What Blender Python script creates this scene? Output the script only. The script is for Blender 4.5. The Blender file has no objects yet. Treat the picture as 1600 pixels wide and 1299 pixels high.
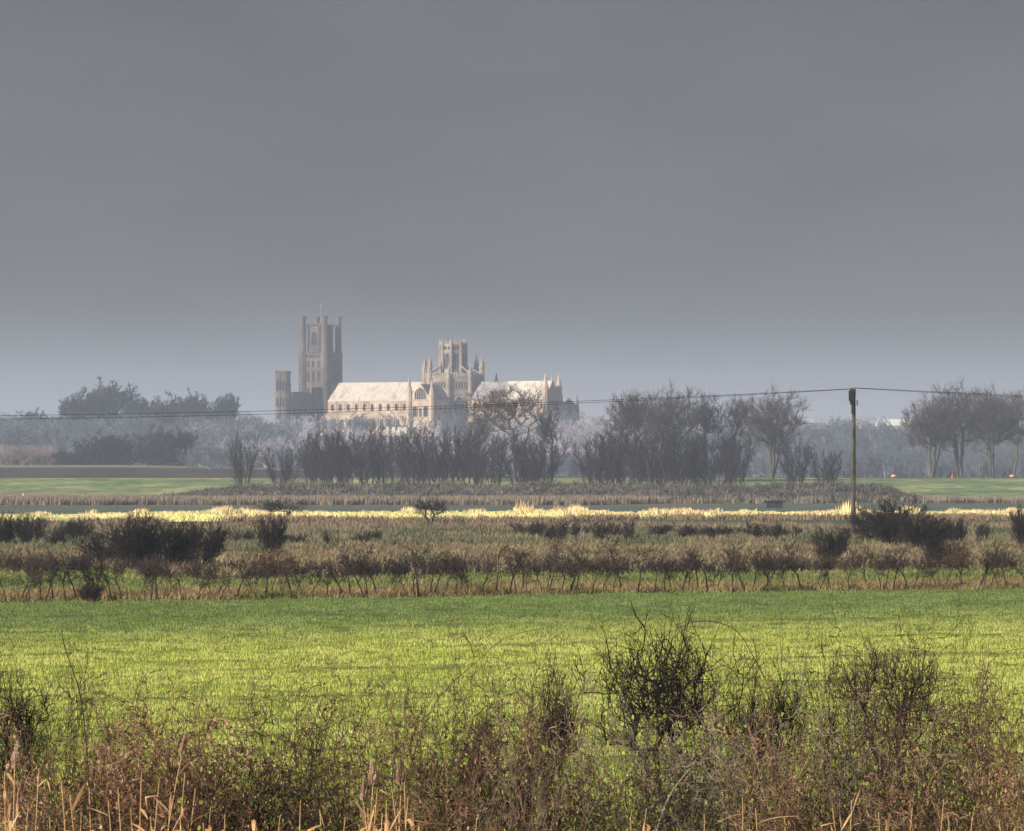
import bpy, math, random
import numpy as np
from mathutils import Vector, Matrix

C = bpy.context.scene.collection
SC = bpy.context.scene
R = math.radians
F = 9360.0          # focal length in pixels of the 1600 px wide photograph
CAMZ = 4.7

# ------------------------------------------------------------------ camera
cam_d = bpy.data.cameras.new('camera')
cam = bpy.data.objects.new('camera', cam_d); C.objects.link(cam)
cam_d.sensor_width = 36.0
cam_d.lens = 36.0 * F / 1600.0
cam_d.clip_start = 0.5
cam_d.clip_end = 14000
cam.location = (0, 0, CAMZ)
cam.rotation_euler = (R(90 + 0.585), 0, 0)
cam_d.dof.use_dof = True
cam_d.dof.focus_distance = 140
cam_d.dof.aperture_fstop = 22
SC.camera = cam

# ------------------------------------------------------------------ world, sun
SUN_EL, SUN_AZ = R(22), (-0.80, -0.60)       # direction to the sun on the ground plane
w = bpy.data.worlds.new("World"); SC.world = w; w.use_nodes = True
nt = w.node_tree; nt.nodes.clear()
out = nt.nodes.new('ShaderNodeOutputWorld'); bg = nt.nodes.new('ShaderNodeBackground')
sky = nt.nodes.new('ShaderNodeTexSky'); sky.sky_type = 'NISHITA'; sky.sun_disc = False
sky.sun_elevation = SUN_EL
sky.sun_rotation = math.atan2(SUN_AZ[0], SUN_AZ[1])
tc = nt.nodes.new('ShaderNodeTexCoord')
mp = nt.nodes.new('ShaderNodeMapping'); mp.inputs['Scale'].default_value = (3, 3, 9)
nz = nt.nodes.new('ShaderNodeTexNoise'); nz.inputs['Scale'].default_value = 5.0; nz.inputs['Detail'].default_value = 5
rp = nt.nodes.new('ShaderNodeValToRGB')
rp.color_ramp.elements[0].position = 0.30; rp.color_ramp.elements[0].color = (0.74, 0.745, 0.80, 1)
rp.color_ramp.elements[1].position = 0.72; rp.color_ramp.elements[1].color = (0.98, 0.975, 1.03, 1)
mx = nt.nodes.new('ShaderNodeMixRGB'); mx.inputs['Fac'].default_value = 0.96
nt.links.new(tc.outputs['Generated'], mp.inputs[0]); nt.links.new(mp.outputs[0], nz.inputs['Vector'])
nt.links.new(nz.outputs['Fac'], rp.inputs[0])
nt.links.new(sky.outputs[0], mx.inputs[1]); nt.links.new(rp.outputs[0], mx.inputs[2])
sx_ = nt.nodes.new('ShaderNodeSeparateXYZ'); nt.links.new(tc.outputs['Generated'], sx_.inputs[0])
gr = nt.nodes.new('ShaderNodeMapRange'); gr.interpolation_type = 'SMOOTHERSTEP'
gr.inputs['From Min'].default_value = -.005; gr.inputs['From Max'].default_value = .034; gr.inputs['To Min'].default_value = 1; gr.inputs['To Max'].default_value = 0
nt.links.new(sx_.outputs['Z'], gr.inputs['Value'])
mh = nt.nodes.new('ShaderNodeMixRGB'); mh.inputs[2].default_value = (3.8, 3.8, 4.05, 1)      # the paler strip of cloud low over the horizon
nt.links.new(gr.outputs[0], mh.inputs['Fac']); nt.links.new(mx.outputs[0], mh.inputs[1])
nt.links.new(mh.outputs[0], bg.inputs[0]); bg.inputs[1].default_value = 0.10
nt.links.new(bg.outputs[0], out.inputs[0])

sl = bpy.data.lights.new('sun', 'SUN'); sl.energy = 5.0; sl.angle = R(0.5); sl.color = (1.0, 0.93, 0.82)
so = bpy.data.objects.new('sun', sl); C.objects.link(so)
sd = Vector((SUN_AZ[0]*math.cos(SUN_EL), SUN_AZ[1]*math.cos(SUN_EL), math.sin(SUN_EL)))
so.rotation_euler = sd.to_track_quat('Z', 'Y').to_euler(); so.location = (0, 0, 90)

SC.view_settings.view_transform = 'Standard'; SC.view_settings.look = 'None'
SC.view_settings.gamma = 1; SC.view_settings.exposure = 0.52
SC.view_settings.use_curve_mapping = False
SC.cycles.volume_bounces = 1
SC.cycles.max_bounces = 6

# ------------------------------------------------------------------ materials
def srgb(*c):
    return tuple(x/12.92 if x <= .04045 else ((x+.055)/1.055)**2.4 for x in [v/255. for v in c])

def M(name, cols, scale=1.0, stretch=(1, 1, 1), detail=4, rough=.9, rnd=0.0, bump=0.0, bscale=None, translucent=0.0, fine=None):
    """noise-driven mix of 2-3 base colours; rnd adds per-object variation in value"""
    m = bpy.data.materials.new(name); m.use_nodes = True
    n = m.node_tree; b = n.nodes['Principled BSDF']; L = n.links.new
    b.inputs['Roughness'].default_value = rough
    b.inputs['Specular IOR Level'].default_value = 0.15
    g = n.nodes.new('ShaderNodeNewGeometry'); mpn = n.nodes.new('ShaderNodeMapping')
    mpn.inputs['Scale'].default_value = stretch
    L(g.outputs['Position'], mpn.inputs[0])
    t = n.nodes.new('ShaderNodeTexNoise'); t.inputs['Scale'].default_value = scale; t.inputs['Detail'].default_value = detail
    t.inputs['Roughness'].default_value = .6
    L(mpn.outputs[0], t.inputs['Vector'])
    r = n.nodes.new('ShaderNodeValToRGB'); e = r.color_ramp.elements
    k = len(cols)
    e[0].position = .34; e[0].color = (*cols[0], 1); e[1].position = .66; e[1].color = (*cols[-1], 1)
    for i in range(1, k-1):
        q = e.new(.34 + .32*i/(k-1)); q.color = (*cols[i], 1)
    L(t.outputs['Fac'], r.inputs[0]); col = r.outputs[0]
    if fine:
        t2 = n.nodes.new('ShaderNodeTexNoise'); t2.inputs['Scale'].default_value = fine[0]; t2.inputs['Detail'].default_value = 3
        m2 = n.nodes.new('ShaderNodeMapping'); m2.inputs['Scale'].default_value = fine[1]
        L(g.outputs['Position'], m2.inputs[0]); L(m2.outputs[0], t2.inputs['Vector'])
        mr = n.nodes.new('ShaderNodeMapRange'); mr.inputs['From Min'].default_value = .3; mr.inputs['From Max'].default_value = .7
        mr.inputs['To Min'].default_value = 1-fine[2]; mr.inputs['To Max'].default_value = 1+fine[2]
        L(t2.outputs['Fac'], mr.inputs['Value'])
        hs = n.nodes.new('ShaderNodeHueSaturation'); L(col, hs.inputs['Color']); L(mr.outputs[0], hs.inputs['Value']); col = hs.outputs[0]
    if rnd:
        oi = n.nodes.new('ShaderNodeObjectInfo'); mr = n.nodes.new('ShaderNodeMapRange')
        mr.inputs['To Min'].default_value = 1-rnd; mr.inputs['To Max'].default_value = 1+rnd
        L(oi.outputs['Random'], mr.inputs['Value'])
        hs = n.nodes.new('ShaderNodeHueSaturation'); L(col, hs.inputs['Color']); L(mr.outputs[0], hs.inputs['Value']); col = hs.outputs[0]
    L(col, b.inputs['Base Color'])
    if bump:
        bp = n.nodes.new('ShaderNodeBump'); bp.inputs['Strength'].default_value = 1; bp.inputs['Distance'].default_value = bump
        t3 = n.nodes.new('ShaderNodeTexNoise'); t3.inputs['Scale'].default_value = bscale or scale*3; t3.inputs['Detail'].default_value = 5
        L(mpn.outputs[0], t3.inputs['Vector']); L(t3.outputs['Fac'], bp.inputs['Height']); L(bp.outputs[0], b.inputs['Normal'])
    if translucent:
        o = [x for x in n.nodes if x.type == 'OUTPUT_MATERIAL'][0]
        tr = n.nodes.new('ShaderNodeBsdfTranslucent'); L(col, tr.inputs['Color'])
        ms = n.nodes.new('ShaderNodeMixShader'); ms.inputs[0].default_value = translucent
        L(b.outputs[0], ms.inputs[1]); L(tr.outputs[0], ms.inputs[2]); L(ms.outputs[0], o.inputs['Surface'])
    return m

# ------------------------------------------------------------------ mesh helpers
def nmesh(name, verts, faces, mat, smooth=False, mats=None, midx=None):
    """fast mesh from numpy: verts (n,3), faces list of int arrays (k, 3|4)"""
    me = bpy.data.meshes.new(name)
    verts = np.asarray(verts, dtype=np.float32)
    faces = [np.asarray(f, dtype=np.int32) for f in faces if len(f)]
    loops = np.concatenate([f.ravel() for f in faces]); tot = np.concatenate([np.full(len(f), f.shape[1]) for f in faces])
    st = np.concatenate([[0], np.cumsum(tot)[:-1]])
    me.vertices.add(len(verts)); me.vertices.foreach_set('co', verts.ravel())
    me.loops.add(len(loops)); me.loops.foreach_set('vertex_index', loops.astype(np.int32))
    me.polygons.add(len(tot)); me.polygons.foreach_set('loop_start', st.astype(np.int32))
    if smooth: me.polygons.foreach_set('use_smooth', np.ones(len(tot), dtype=bool))
    for m in (mats or [mat]): me.materials.append(m)
    if midx is not None: me.polygons.foreach_set('material_index', np.asarray(midx, dtype=np.int32))
    me.update(calc_edges=True)
    return me

def ob(name, me, parent=None, loc=(0, 0, 0), rot=(0, 0, 0), sc=(1, 1, 1), **props):
    o = bpy.data.objects.new(name, me); C.objects.link(o)
    o.location = loc; o.rotation_euler = rot; o.scale = sc
    if parent: o.parent = parent
    for k, v in props.items(): o[k] = v
    return o

def copy_thing(o, loc, rz, sc, **props):
    c = o.copy(); C.objects.link(c); c.location = loc; c.rotation_euler = (0, 0, rz); c.scale = sc
    for k, v in props.items(): c[k] = v
    for ch in list(o.children):
        d = ch.copy(); C.objects.link(d); d.parent = c
        for g in ch.children:
            e = g.copy(); C.objects.link(e); e.parent = d
    return c

class MB:
    """collects boxes, prisms, roofs and cones into one mesh"""
    def __init__(s): s.v = []; s.f = []
    def add(s, vs, fs):
        b = len(s.v); s.v += [tuple(v) for v in vs]; s.f += [tuple(b+i for i in f) for f in fs]
    def box(s, x0, x1, y0, y1, z0, z1):
        s.add([(x0,y0,z0),(x1,y0,z0),(x1,y1,z0),(x0,y1,z0),(x0,y0,z1),(x1,y0,z1),(x1,y1,z1),(x0,y1,z1)],
              [(0,3,2,1),(4,5,6,7),(0,1,5,4),(1,2,6,5),(2,3,7,6),(3,0,4,7)])
    def ngon(s, cx, cy, r0, r1, z0, z1, n=8, ph=None):
        ph = math.pi/n if ph is None else ph
        vs = []
        for r, z in ((r0, z0), (r1, z1)):
            for i in range(n):
                a = ph + 2*math.pi*i/n; vs.append((cx+r*math.cos(a), cy+r*math.sin(a), z))
        fs = [(i, (i+1) % n, n+(i+1) % n, n+i) for i in range(n)]
        fs += [tuple(range(n-1, -1, -1)), tuple(range(n, 2*n))]
        s.add(vs, fs)
    def cone(s, cx, cy, r, z0, z1, n=8):
        s.ngon(cx, cy, r, 0.02, z0, z1, n)
    def gable(s, x0, x1, y0, y1, z0, z1, along='x', th=0):
        if along == 'x':
            ym = (y0+y1)/2
            s.add([(x0,y0,z0),(x1,y0,z0),(x1,y1,z0),(x0,y1,z0),(x0,ym,z1),(x1,ym,z1)], [(0,1,5,4),(2,3,4,5),(0,4,3),(1,2,5),(0,3,2,1)])
        else:
            xm = (x0+x1)/2
            s.add([(x0,y0,z0),(x1,y0,z0),(x1,y1,z0),(x0,y1,z0),(xm,y0,z1),(xm,y1,z1)], [(1,2,5,4),(3,0,4,5),(0,1,4),(2,3,5),(0,3,2,1)])
    def hexa(s, p): s.add(p, [(0,3,2,1),(4,5,6,7),(0,1,5,4),(1,2,6,5),(2,3,7,6),(3,0,4,7)])
    def mesh(s, name, mat):
        me = bpy.data.meshes.new(name); me.from_pydata(s.v, [], s.f); me.materials.append(mat); me.update(); return me
    def build(s, name, mat, parent=None, **k): return ob(name, s.mesh(name, mat), parent, **k)

def smooth(t): t = min(1, max(0, t)); return t*t*(3-2*t)

# ------------------------------------------------------------------ terrain
def bank_z(u, d):
    x = 800 + F*u
    xl, xr = 190 + (d-1050)*.2, 1455
    e = smooth((x-xl)/210.)*smooth((xr-x)/85.)
    p = smooth((d-1062)/48.)*smooth((1168-d)/48.)
    bump = .16*math.sin(x*.031)+.12*math.sin(x*.083+1)+.05*math.sin(x*.21)
    return p*e*(2.75+bump)
def H(X, Y):
    if Y <= 2: return 3.0
    u = X/max(Y, 78.)
    d = Y
    if d < 78: return .8*(1-smooth((d-45)/31.))+2.2*(1-smooth((d-8)/31.))
    z = 0.0
    if 1050 < d < 1180: z += bank_z(u, d)
    if d > 1185: z += 4.35*smooth((d-1185)/330.)
    if d > 1560:
        l = smooth((.02-u)/.09)
        z += (.2+4.0*l)*smooth((d-1560)/420.)
        z += (19.5-4.2*l + 3*smooth((u-.02)/.03))*smooth((d-2000)/850.)
    if d > 3300: z -= 16*smooth((d-3300)/1500.)
    return z
def P(x, d):
    """ground point at photo column x, distance d"""
    X = (x-800)/F*d
    return Vector((X, d, H(X, d)))
def ztop(y, d): return CAMZ + (745-y)*d/F

us = np.unique(np.concatenate([np.linspace(-1.3, -.13, 16), np.linspace(-.13, .13, 261), np.linspace(.13, 1.3, 16)]))
def ustrip(name, b0, b1, ny, mat, **pr):
    """a ground sheet between two borders given as distance functions of u; neighbours share their border points"""
    V = []; nx = len(us)
    for j in range(ny+1):
        t = j/ny
        for u in us:
            d = b0(u)*(1-t)+b1(u)*t
            X = u*max(d, 78.); V.append((X, d, H(X, d)))
    i = np.arange(nx-1); Fc = []
    for j in range(ny):
        a = j*nx+i; Fc.append(np.stack([a, a+1, a+1+nx, a+nx], 1))
    me = nmesh(name, V, [np.concatenate(Fc)], mat, smooth=True)
    return ob(name, me, kind='structure', **pr)

def wob(u, s, a, ph=0.0):
    return a*(math.sin(u*s+ph)+.6*math.sin(u*s*2.3+1.7*ph)+.35*math.sin(u*s*5.1+ph*3))
uc = lambda u: max(-.13, min(.13, u))
B = {
 0: lambda u: -40.,
 1: lambda u: 78.,
 2: lambda u: 236+170*uc(u)+wob(uc(u), 60, .8),
 3: lambda u: 252+175*uc(u)+wob(uc(u), 150, 2, 1),
 4: lambda u: 322+200*uc(u)+wob(uc(u), 90, 2, 2) - 33*smooth((uc(u)+.072)/.02),
 5: lambda u: 392+250*uc(u)+wob(uc(u), 110, 8, 3),
 6: lambda u: 505+wob(uc(u), 130, 10, 4),
 7: lambda u: 556+wob(uc(u), 120, 10, 5),
 8: lambda u: 618+30*smooth((uc(u)-.0)/.03)+wob(uc(u), 80, 8, 6)-30*smooth((-.05-uc(u))/.03),
 9: lambda u: 628+36*smooth((uc(u)-.0)/.03)+wob(uc(u), 100, 5, 6)-30*smooth((-.05-uc(u))/.03),
 10: lambda u: 765+wob(uc(u), 90, 6, 7)-50*smooth((-.05-uc(u))/.03),
 11: lambda u: 948+wob(uc(u), 60, 8, 8)+80*smooth((uc(u)-.022)/.02),
 12: lambda u: 1054+wob(uc(u), 60, 3, 9),
 13: lambda u: 1182.,
 14: lambda u: 1285+30*math.sin(uc(u)*50),
 15: lambda u: 1560.,
 16: lambda u: 1862+200*uc(u),
 17: lambda u: 2000.,
 18: lambda u: 5200.,
}
S = srgb
def g(a, k): return tuple(x*k for x in a)
m_slope = M('rough_bank_grass', [(.045,.065,.02), (.10,.11,.035), (.16,.13,.06)], 1.2, rough=1, bump=.1)
# the crop: soil with young wheat, paler wheel lines along the drilling direction
def crop_material(name, soil):
    m = bpy.data.materials.new(name); m.use_nodes = True; n = m.node_tree; L = n.links.new
    b = n.nodes['Principled BSDF']; b.inputs['Roughness'].default_value = .9; b.inputs['Specular IOR Level'].default_value = .2
    geo = n.nodes.new('ShaderNodeNewGeometry'); sp = n.nodes.new('ShaderNodeSeparateXYZ'); L(geo.outputs['Position'], sp.inputs[0])
    def mth(op, a, c=None, v=None):
        q = n.nodes.new('ShaderNodeMath'); q.operation = op
        L(a, q.inputs[0]) if not isinstance(a, (int, float)) else None
        if c is not None: L(c, q.inputs[1])
        elif v is not None: q.inputs[1].default_value = v
        return q.outputs[0]
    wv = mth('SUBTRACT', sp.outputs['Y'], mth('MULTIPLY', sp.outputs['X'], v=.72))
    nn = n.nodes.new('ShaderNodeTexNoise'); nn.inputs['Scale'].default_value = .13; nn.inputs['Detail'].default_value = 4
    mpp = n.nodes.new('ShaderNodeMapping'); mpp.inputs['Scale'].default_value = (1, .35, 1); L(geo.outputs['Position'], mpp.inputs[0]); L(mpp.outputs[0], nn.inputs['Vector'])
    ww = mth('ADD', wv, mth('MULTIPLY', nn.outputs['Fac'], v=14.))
    mr = n.nodes.new('ShaderNodeMapRange'); mr.inputs['From Min'].default_value = 172; mr.inputs['From Max'].default_value = 210; L(ww, mr.inputs['Value'])  # far end darkens: cloud shadow put into the crop colour
    n2 = n.nodes.new('ShaderNodeTexNoise'); n2.inputs['Scale'].default_value = .5 if not soil else 2.5; n2.inputs['Detail'].default_value = 6
    mp2 = n.nodes.new('ShaderNodeMapping'); mp2.inputs['Scale'].default_value = (.6, .25, 1); L(geo.outputs['Position'], mp2.inputs[0]); L(mp2.outputs[0], n2.inputs['Vector'])
    def ramp(a, c):
        r = n.nodes.new('ShaderNodeValToRGB'); e = r.color_ramp.elements; e[0].position = .35; e[1].position = .65
        e[0].color = (*a, 1); e[1].color = (*c, 1); L(n2.outputs['Fac'], r.inputs[0]); return r.outputs[0]
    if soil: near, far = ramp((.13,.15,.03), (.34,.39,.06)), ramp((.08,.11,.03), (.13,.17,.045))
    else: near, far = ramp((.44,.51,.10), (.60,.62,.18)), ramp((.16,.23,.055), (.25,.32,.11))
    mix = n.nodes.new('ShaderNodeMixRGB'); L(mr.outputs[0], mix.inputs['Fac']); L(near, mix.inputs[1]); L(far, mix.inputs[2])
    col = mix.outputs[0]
    oi = n.nodes.new('ShaderNodeObjectInfo'); mr2 = n.nodes.new('ShaderNodeMapRange'); mr2.inputs['To Min'].default_value = .82; mr2.inputs['To Max'].default_value = 1.2
    L(oi.outputs['Random'], mr2.inputs['Value'])
    hs = n.nodes.new('ShaderNodeHueSaturation'); L(col, hs.inputs['Color'])
    if not soil: L(mr2.outputs[0], hs.inputs['Value'])
    L(hs.outputs[0], b.inputs['Base Color'])
    if not soil:
        o = [x for x in n.nodes if x.type == 'OUTPUT_MATERIAL'][0]
        tr = n.nodes.new('ShaderNodeBsdfTranslucent'); L(hs.outputs[0], tr.inputs['Color'])
        ms = n.nodes.new('ShaderNodeMixShader'); ms.inputs[0].default_value = .3
        L(b.outputs[0], ms.inputs[1]); L(tr.outputs[0], ms.inputs[2]); L(ms.outputs[0], o.inputs['Surface'])
    return m
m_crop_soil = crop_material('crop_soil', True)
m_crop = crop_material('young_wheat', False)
m_verge = M('verge_ground', [(.09,.075,.035), (.20,.16,.08), (.12,.13,.04)], .8, (1, .3, 1), bump=.1)
m_past = M('pasture_green', [(.09,.12,.035), (.15,.18,.055), (.21,.20,.08)], .25, (1, .25, 1), fine=(3, (1, .4, 1), .25))
m_tan = M('tan_rough_grass', [(.17,.125,.07), (.27,.20,.115), (.14,.12,.06)], .3, (1, .2, 1), fine=(2, (1, .3, 1), .3))
m_greyg = M('grey_green_rough', [(.07,.10,.05), (.13,.15,.085), (.21,.17,.11)], .18, (1, .15, 1), fine=(2, (1, .2, 1), .3))
m_tan2 = M('pinkish_dead_grass', [(.16,.12,.085), (.25,.19,.13), (.12,.13,.07)], .2, (1, .12, 1), fine=(1.5, (1, .2, 1), .25))
m_teal = M('dull_green_turf', [(.055,.10,.05), (.08,.135,.065)], .15, (1, .1, 1), fine=(1, (1, .1, 1), .15))
m_tan3 = M('brown_edge_grass', [(.2,.14,.09), (.28,.2,.13)], .2, (1, .12, 1))
m_bright = M('sun_brightened_pale_meadow', [(.30,.34,.15), (.70,.66,.30), (.88,.82,.42)], .07, (1, .15, 1), fine=(1.4, (1, .2, 1), .2))  # pale straw brightened in its colour as a sunlit gap between cloud shadows
m_water = M('wet_green_meadow', [(.085,.125,.09), (.12,.155,.12), (.10,.11,.09)], .07, (1, .1, 1), fine=(.6, (1, .1, 1), .15))
m_reedbed = M('reedbed_ground', [(.15,.115,.08), (.20,.16,.115)], .2, (1, .2, 1))
m_bank = M('flood_bank_rough', [(.06,.065,.045), (.11,.10,.08), (.16,.135,.115)], .12, (1, .5, 1), fine=(.7, (1, 1, 2), .45), bump=.5, bscale=.5)
m_strawbank = M('straw_bank_foot', [(.25,.20,.13), (.36,.29,.18), (.20,.20,.12)], .08, (1, .2, 1), fine=(.7, (1, .2, 1), .25))
m_far = M('far_bank_pasture', [(.12,.19,.08), (.22,.28,.11), (.44,.44,.20)], .05, (1, .3, 1), fine=(.35, (1, .3, 1), .4))
m_plough = M('ploughed_soil', [(.05,.038,.032), (.085,.065,.055)], .04, (1, .2, 1), fine=(.3, (1, .1, 1), .2))
m_far2 = M('far_pale_pasture', [(.17,.20,.11), (.24,.26,.15)], .02, (1, .2, 1))
m_hill = M('hill_scrub', [(.06,.07,.045), (.10,.10,.07)], .02, bump=1)

ustrip('embankment_slope', B[0], B[1], 40, m_slope)
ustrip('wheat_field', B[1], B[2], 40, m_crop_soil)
ustrip('hedge_verge', B[2], B[3], 6, m_verge)
ustrip('pasture', B[3], B[4], 12, m_past)
ustrip('tan_grass_strip', B[4], B[5], 10, m_tan)
ustrip('rough_pasture', B[5], B[6], 10, m_greyg)
ustrip('dead_grass_strip', B[6], B[7], 5, m_tan2)
ustrip('turf_strip', B[7], B[8], 5, m_teal)
ustrip('brown_grass_edge', B[8], B[9], 2, m_tan3)
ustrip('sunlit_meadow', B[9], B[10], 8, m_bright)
ustrip('wet_meadow', B[10], B[11], 8, m_water)
ustrip('reedbed_ground', B[11], B[12], 5, m_reedbed)
ustrip('flood_bank', B[12], B[13], 26, m_bank)
ustrip('straw_bank_foot', B[13], B[14], 8, m_strawbank)
ustrip('far_bank_pasture', B[14], B[15], 16, m_far)
ustrip('ploughed_field', B[15], B[16], 12, m_plough)
ustrip('pale_far_pasture', B[16], B[17], 6, m_far2)
ustrip('hill', B[17], B[18], 60, m_hill)

# ------------------------------------------------------------------ haze
hz = bpy.data.materials.new('haze_air'); hz.use_nodes = True; n = hz.node_tree; n.nodes.clear()
o_ = n.nodes.new('ShaderNodeOutputMaterial'); pv = n.nodes.new('ShaderNodeVolumePrincipled')
pv.inputs['Color'].default_value = (.66, .76, 1.0, 1); pv.inputs['Density'].default_value = .000145
pv.inputs['Anisotropy'].default_value = 0.0
n.links.new(pv.outputs[0], o_.inputs['Volume'])
hb = MB(); hb.box(-7200, 7200, -60, 5400, -1.2, 97); hb.build('haze', hz, kind='stuff', label='pale blue winter haze in the air over the whole fen')

# ------------------------------------------------------------------ stuff scatter
def scatter(name, pts, proto_mesh, smin, smax, seed, label, cat=None, tilt=.12, rotz=True, zs=None):
    rng = np.random.default_rng(seed); N = len(pts)
    me = bpy.data.meshes.new(name+'_points'); me.vertices.add(N); me.vertices.foreach_set('co', np.asarray(pts, np.float32).ravel())
    rot = np.stack([rng.normal(0, tilt, N), rng.normal(0, tilt, N), rng.uniform(0, 6.283, N) if rotz else np.zeros(N)], 1).astype(np.float32)
    s = rng.uniform(smin, smax, N)
    sv = np.stack([s, s, s*(zs if zs is not None else np.ones(N))], 1).astype(np.float32)
    a = me.attributes.new('rot', 'FLOAT_VECTOR', 'POINT'); a.data.foreach_set('vector', rot.ravel())
    a = me.attributes.new('scl', 'FLOAT_VECTOR', 'POINT'); a.data.foreach_set('vector', sv.ravel())
    o = ob(name, me, kind='stuff', label=label)
    if cat: o['category'] = cat
    proto = bpy.data.objects.new(name+'_tuft', proto_mesh)
    t = bpy.data.node_groups.new(name+'_nodes', 'GeometryNodeTree')
    t.interface.new_socket('Geometry', in_out='INPUT', socket_type='NodeSocketGeometry')
    t.interface.new_socket('Geometry', in_out='OUTPUT', socket_type='NodeSocketGeometry')
    gi = t.nodes.new('NodeGroupInput'); go = t.nodes.new('NodeGroupOutput')
    ip = t.nodes.new('GeometryNodeInstanceOnPoints'); oi = t.nodes.new('GeometryNodeObjectInfo'); oi.inputs['Object'].default_value = proto
    oi.inputs['As Instance'].default_value = True
    ar = t.nodes.new('GeometryNodeInputNamedAttribute'); ar.data_type = 'FLOAT_VECTOR'; ar.inputs['Name'].default_value = 'rot'
    asc = t.nodes.new('GeometryNodeInputNamedAttribute'); asc.data_type = 'FLOAT_VECTOR'; asc.inputs['Name'].default_value = 'scl'
    L = t.links.new
    L(gi.outputs[0], ip.inputs['Points']); L(oi.outputs['Geometry'], ip.inputs['Instance'])
    L(ar.outputs[0], ip.inputs['Rotation']); L(asc.outputs[0], ip.inputs['Scale']); L(ip.outputs[0], go.inputs[0])
    md = o.modifiers.new('scatter', 'NODES'); md.node_group = t
    return o

def tuft(name, rad, n, h, wd, mat, seed, lean=.35, segs=1):
    """patch of grass blades: n blades within radius rad"""
    rng = np.random.default_rng(seed); V = []; T = []
    for i in range(n):
        r = rad*math.sqrt(rng.random()); a = rng.uniform(0, 6.283); x, y = r*math.cos(a), r*math.sin(a)
        b = rng.uniform(0, 6.283); hh = h*rng.uniform(.55, 1.15); l = hh*rng.normal(0, lean); l2 = hh*rng.normal(0, lean)
        dx, dy = math.cos(b)*wd/2, math.sin(b)*wd/2; k = len(V)
        V += [(x-dx, y-dy, -.02), (x+dx, y+dy, -.02), (x+l*.4-dx*.8, y+l2*.4-dy*.8, hh*.6), (x+l*.4+dx*.8, y+l2*.4+dy*.8, hh*.6), (x+l, y+l2, hh)]
        T += [(k, k+1, k+3), (k, k+3, k+2), (k+2, k+3, k+4)]
    return nmesh(name, V, [np.array(T)], mat)

def field_points(b0, b1, dens, seed, umax=.112, reject=None, step=None):
    """random points between two borders; dens per square metre (function of d allowed)"""
    rng = np.random.default_rng(seed); pts = []
    lo = min(b0(u/200.) for u in range(-24, 25))-5; hi = max(b1(u/200.) for u in range(-24, 25))+5
    d = lo
    while d < hi:
        dd = max(1., (hi-lo)/60.); wdt = 2*umax*d
        n_ = rng.poisson(wdt*dd*dens)
        for _ in range(n_):
            y = d+rng.random()*dd; u = rng.uniform(-umax, umax)
            if b0(u) < y < b1(u):
                X = u*max(y, 78.)
                if reject and reject(X, y, rng): continue
                pts.append((X, y, H(X, y)))
        d += dd
    return pts

# young wheat on the field
def tram(X, y, rng):
    ww = y-.72*X
    for w0 in (95, 113, 131, 149, 167, 190, 212):
        if abs(ww-w0-.8*math.sin(X*.35+w0)) < (.9+.6*math.sin(X*.5+w0*2)) and rng.random() < .93: return True
    if math.sin(ww*.9+1.5*math.sin(X*.21))*math.sin(X*.37+ww*.11) > .80 and rng.random() < .6: return True
    return False
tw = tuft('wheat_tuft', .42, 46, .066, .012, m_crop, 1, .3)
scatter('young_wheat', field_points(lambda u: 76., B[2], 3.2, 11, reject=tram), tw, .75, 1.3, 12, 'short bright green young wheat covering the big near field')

def grass(name, b0, b1, dens, cols, h, rad, nb, wdt, seed, label, smin=.6, smax=1.4, lean=.35, umax=.112):
    m = M(name+'_blades', cols, .16, (1, .22, 1), rnd=.25, translucent=.2)
    t = tuft(name+'_tuft', rad, nb, h, wdt, m, seed, lean)
    return scatter(name, field_points(b0, b1, dens, seed+1, umax), t, smin, smax, seed+2, label)

grass('verge_grass', B[2], B[3], 2.2, [(.19,.14,.06), (.33,.24,.12), (.16,.17,.05)], .24, .40, 24, .03, 20, 'dead tan grass along the foot of the hedge', lean=.7)
grass('pasture_grass', B[3], B[4], .9, [(.10,.145,.04), (.19,.22,.065), (.29,.24,.12)], .16, .6, 30, .03, 23, 'short green grass of the pasture behind the hedge')
grass('tan_grass', B[4], B[5], .8, [(.10,.12,.05), (.30,.235,.14), (.19,.145,.09)], .38, .5, 26, .05, 26, 'tan dead grass in the rough strip behind the hedge', lean=.45)
grass('rough_grass', B[5], B[6], .5, [(.10,.115,.06), (.18,.17,.095), (.31,.235,.15)], .42, .6, 26, .06, 29, 'mixed green and straw tussocks in the rough pasture')
grass('pink_dead_grass', B[6], B[7], .45, [(.20,.145,.10), (.30,.22,.15), (.14,.14,.08)], .5, .7, 26, .07, 32, 'pinkish brown dead grass strip across the middle of the fen')
grass('brown_edge_tussocks', B[8], B[9], .7, [(.22,.15,.10), (.32,.23,.15)], .5, .8, 26, .09, 35, 'brown tussocks along the near edge of the bright meadow')
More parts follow.
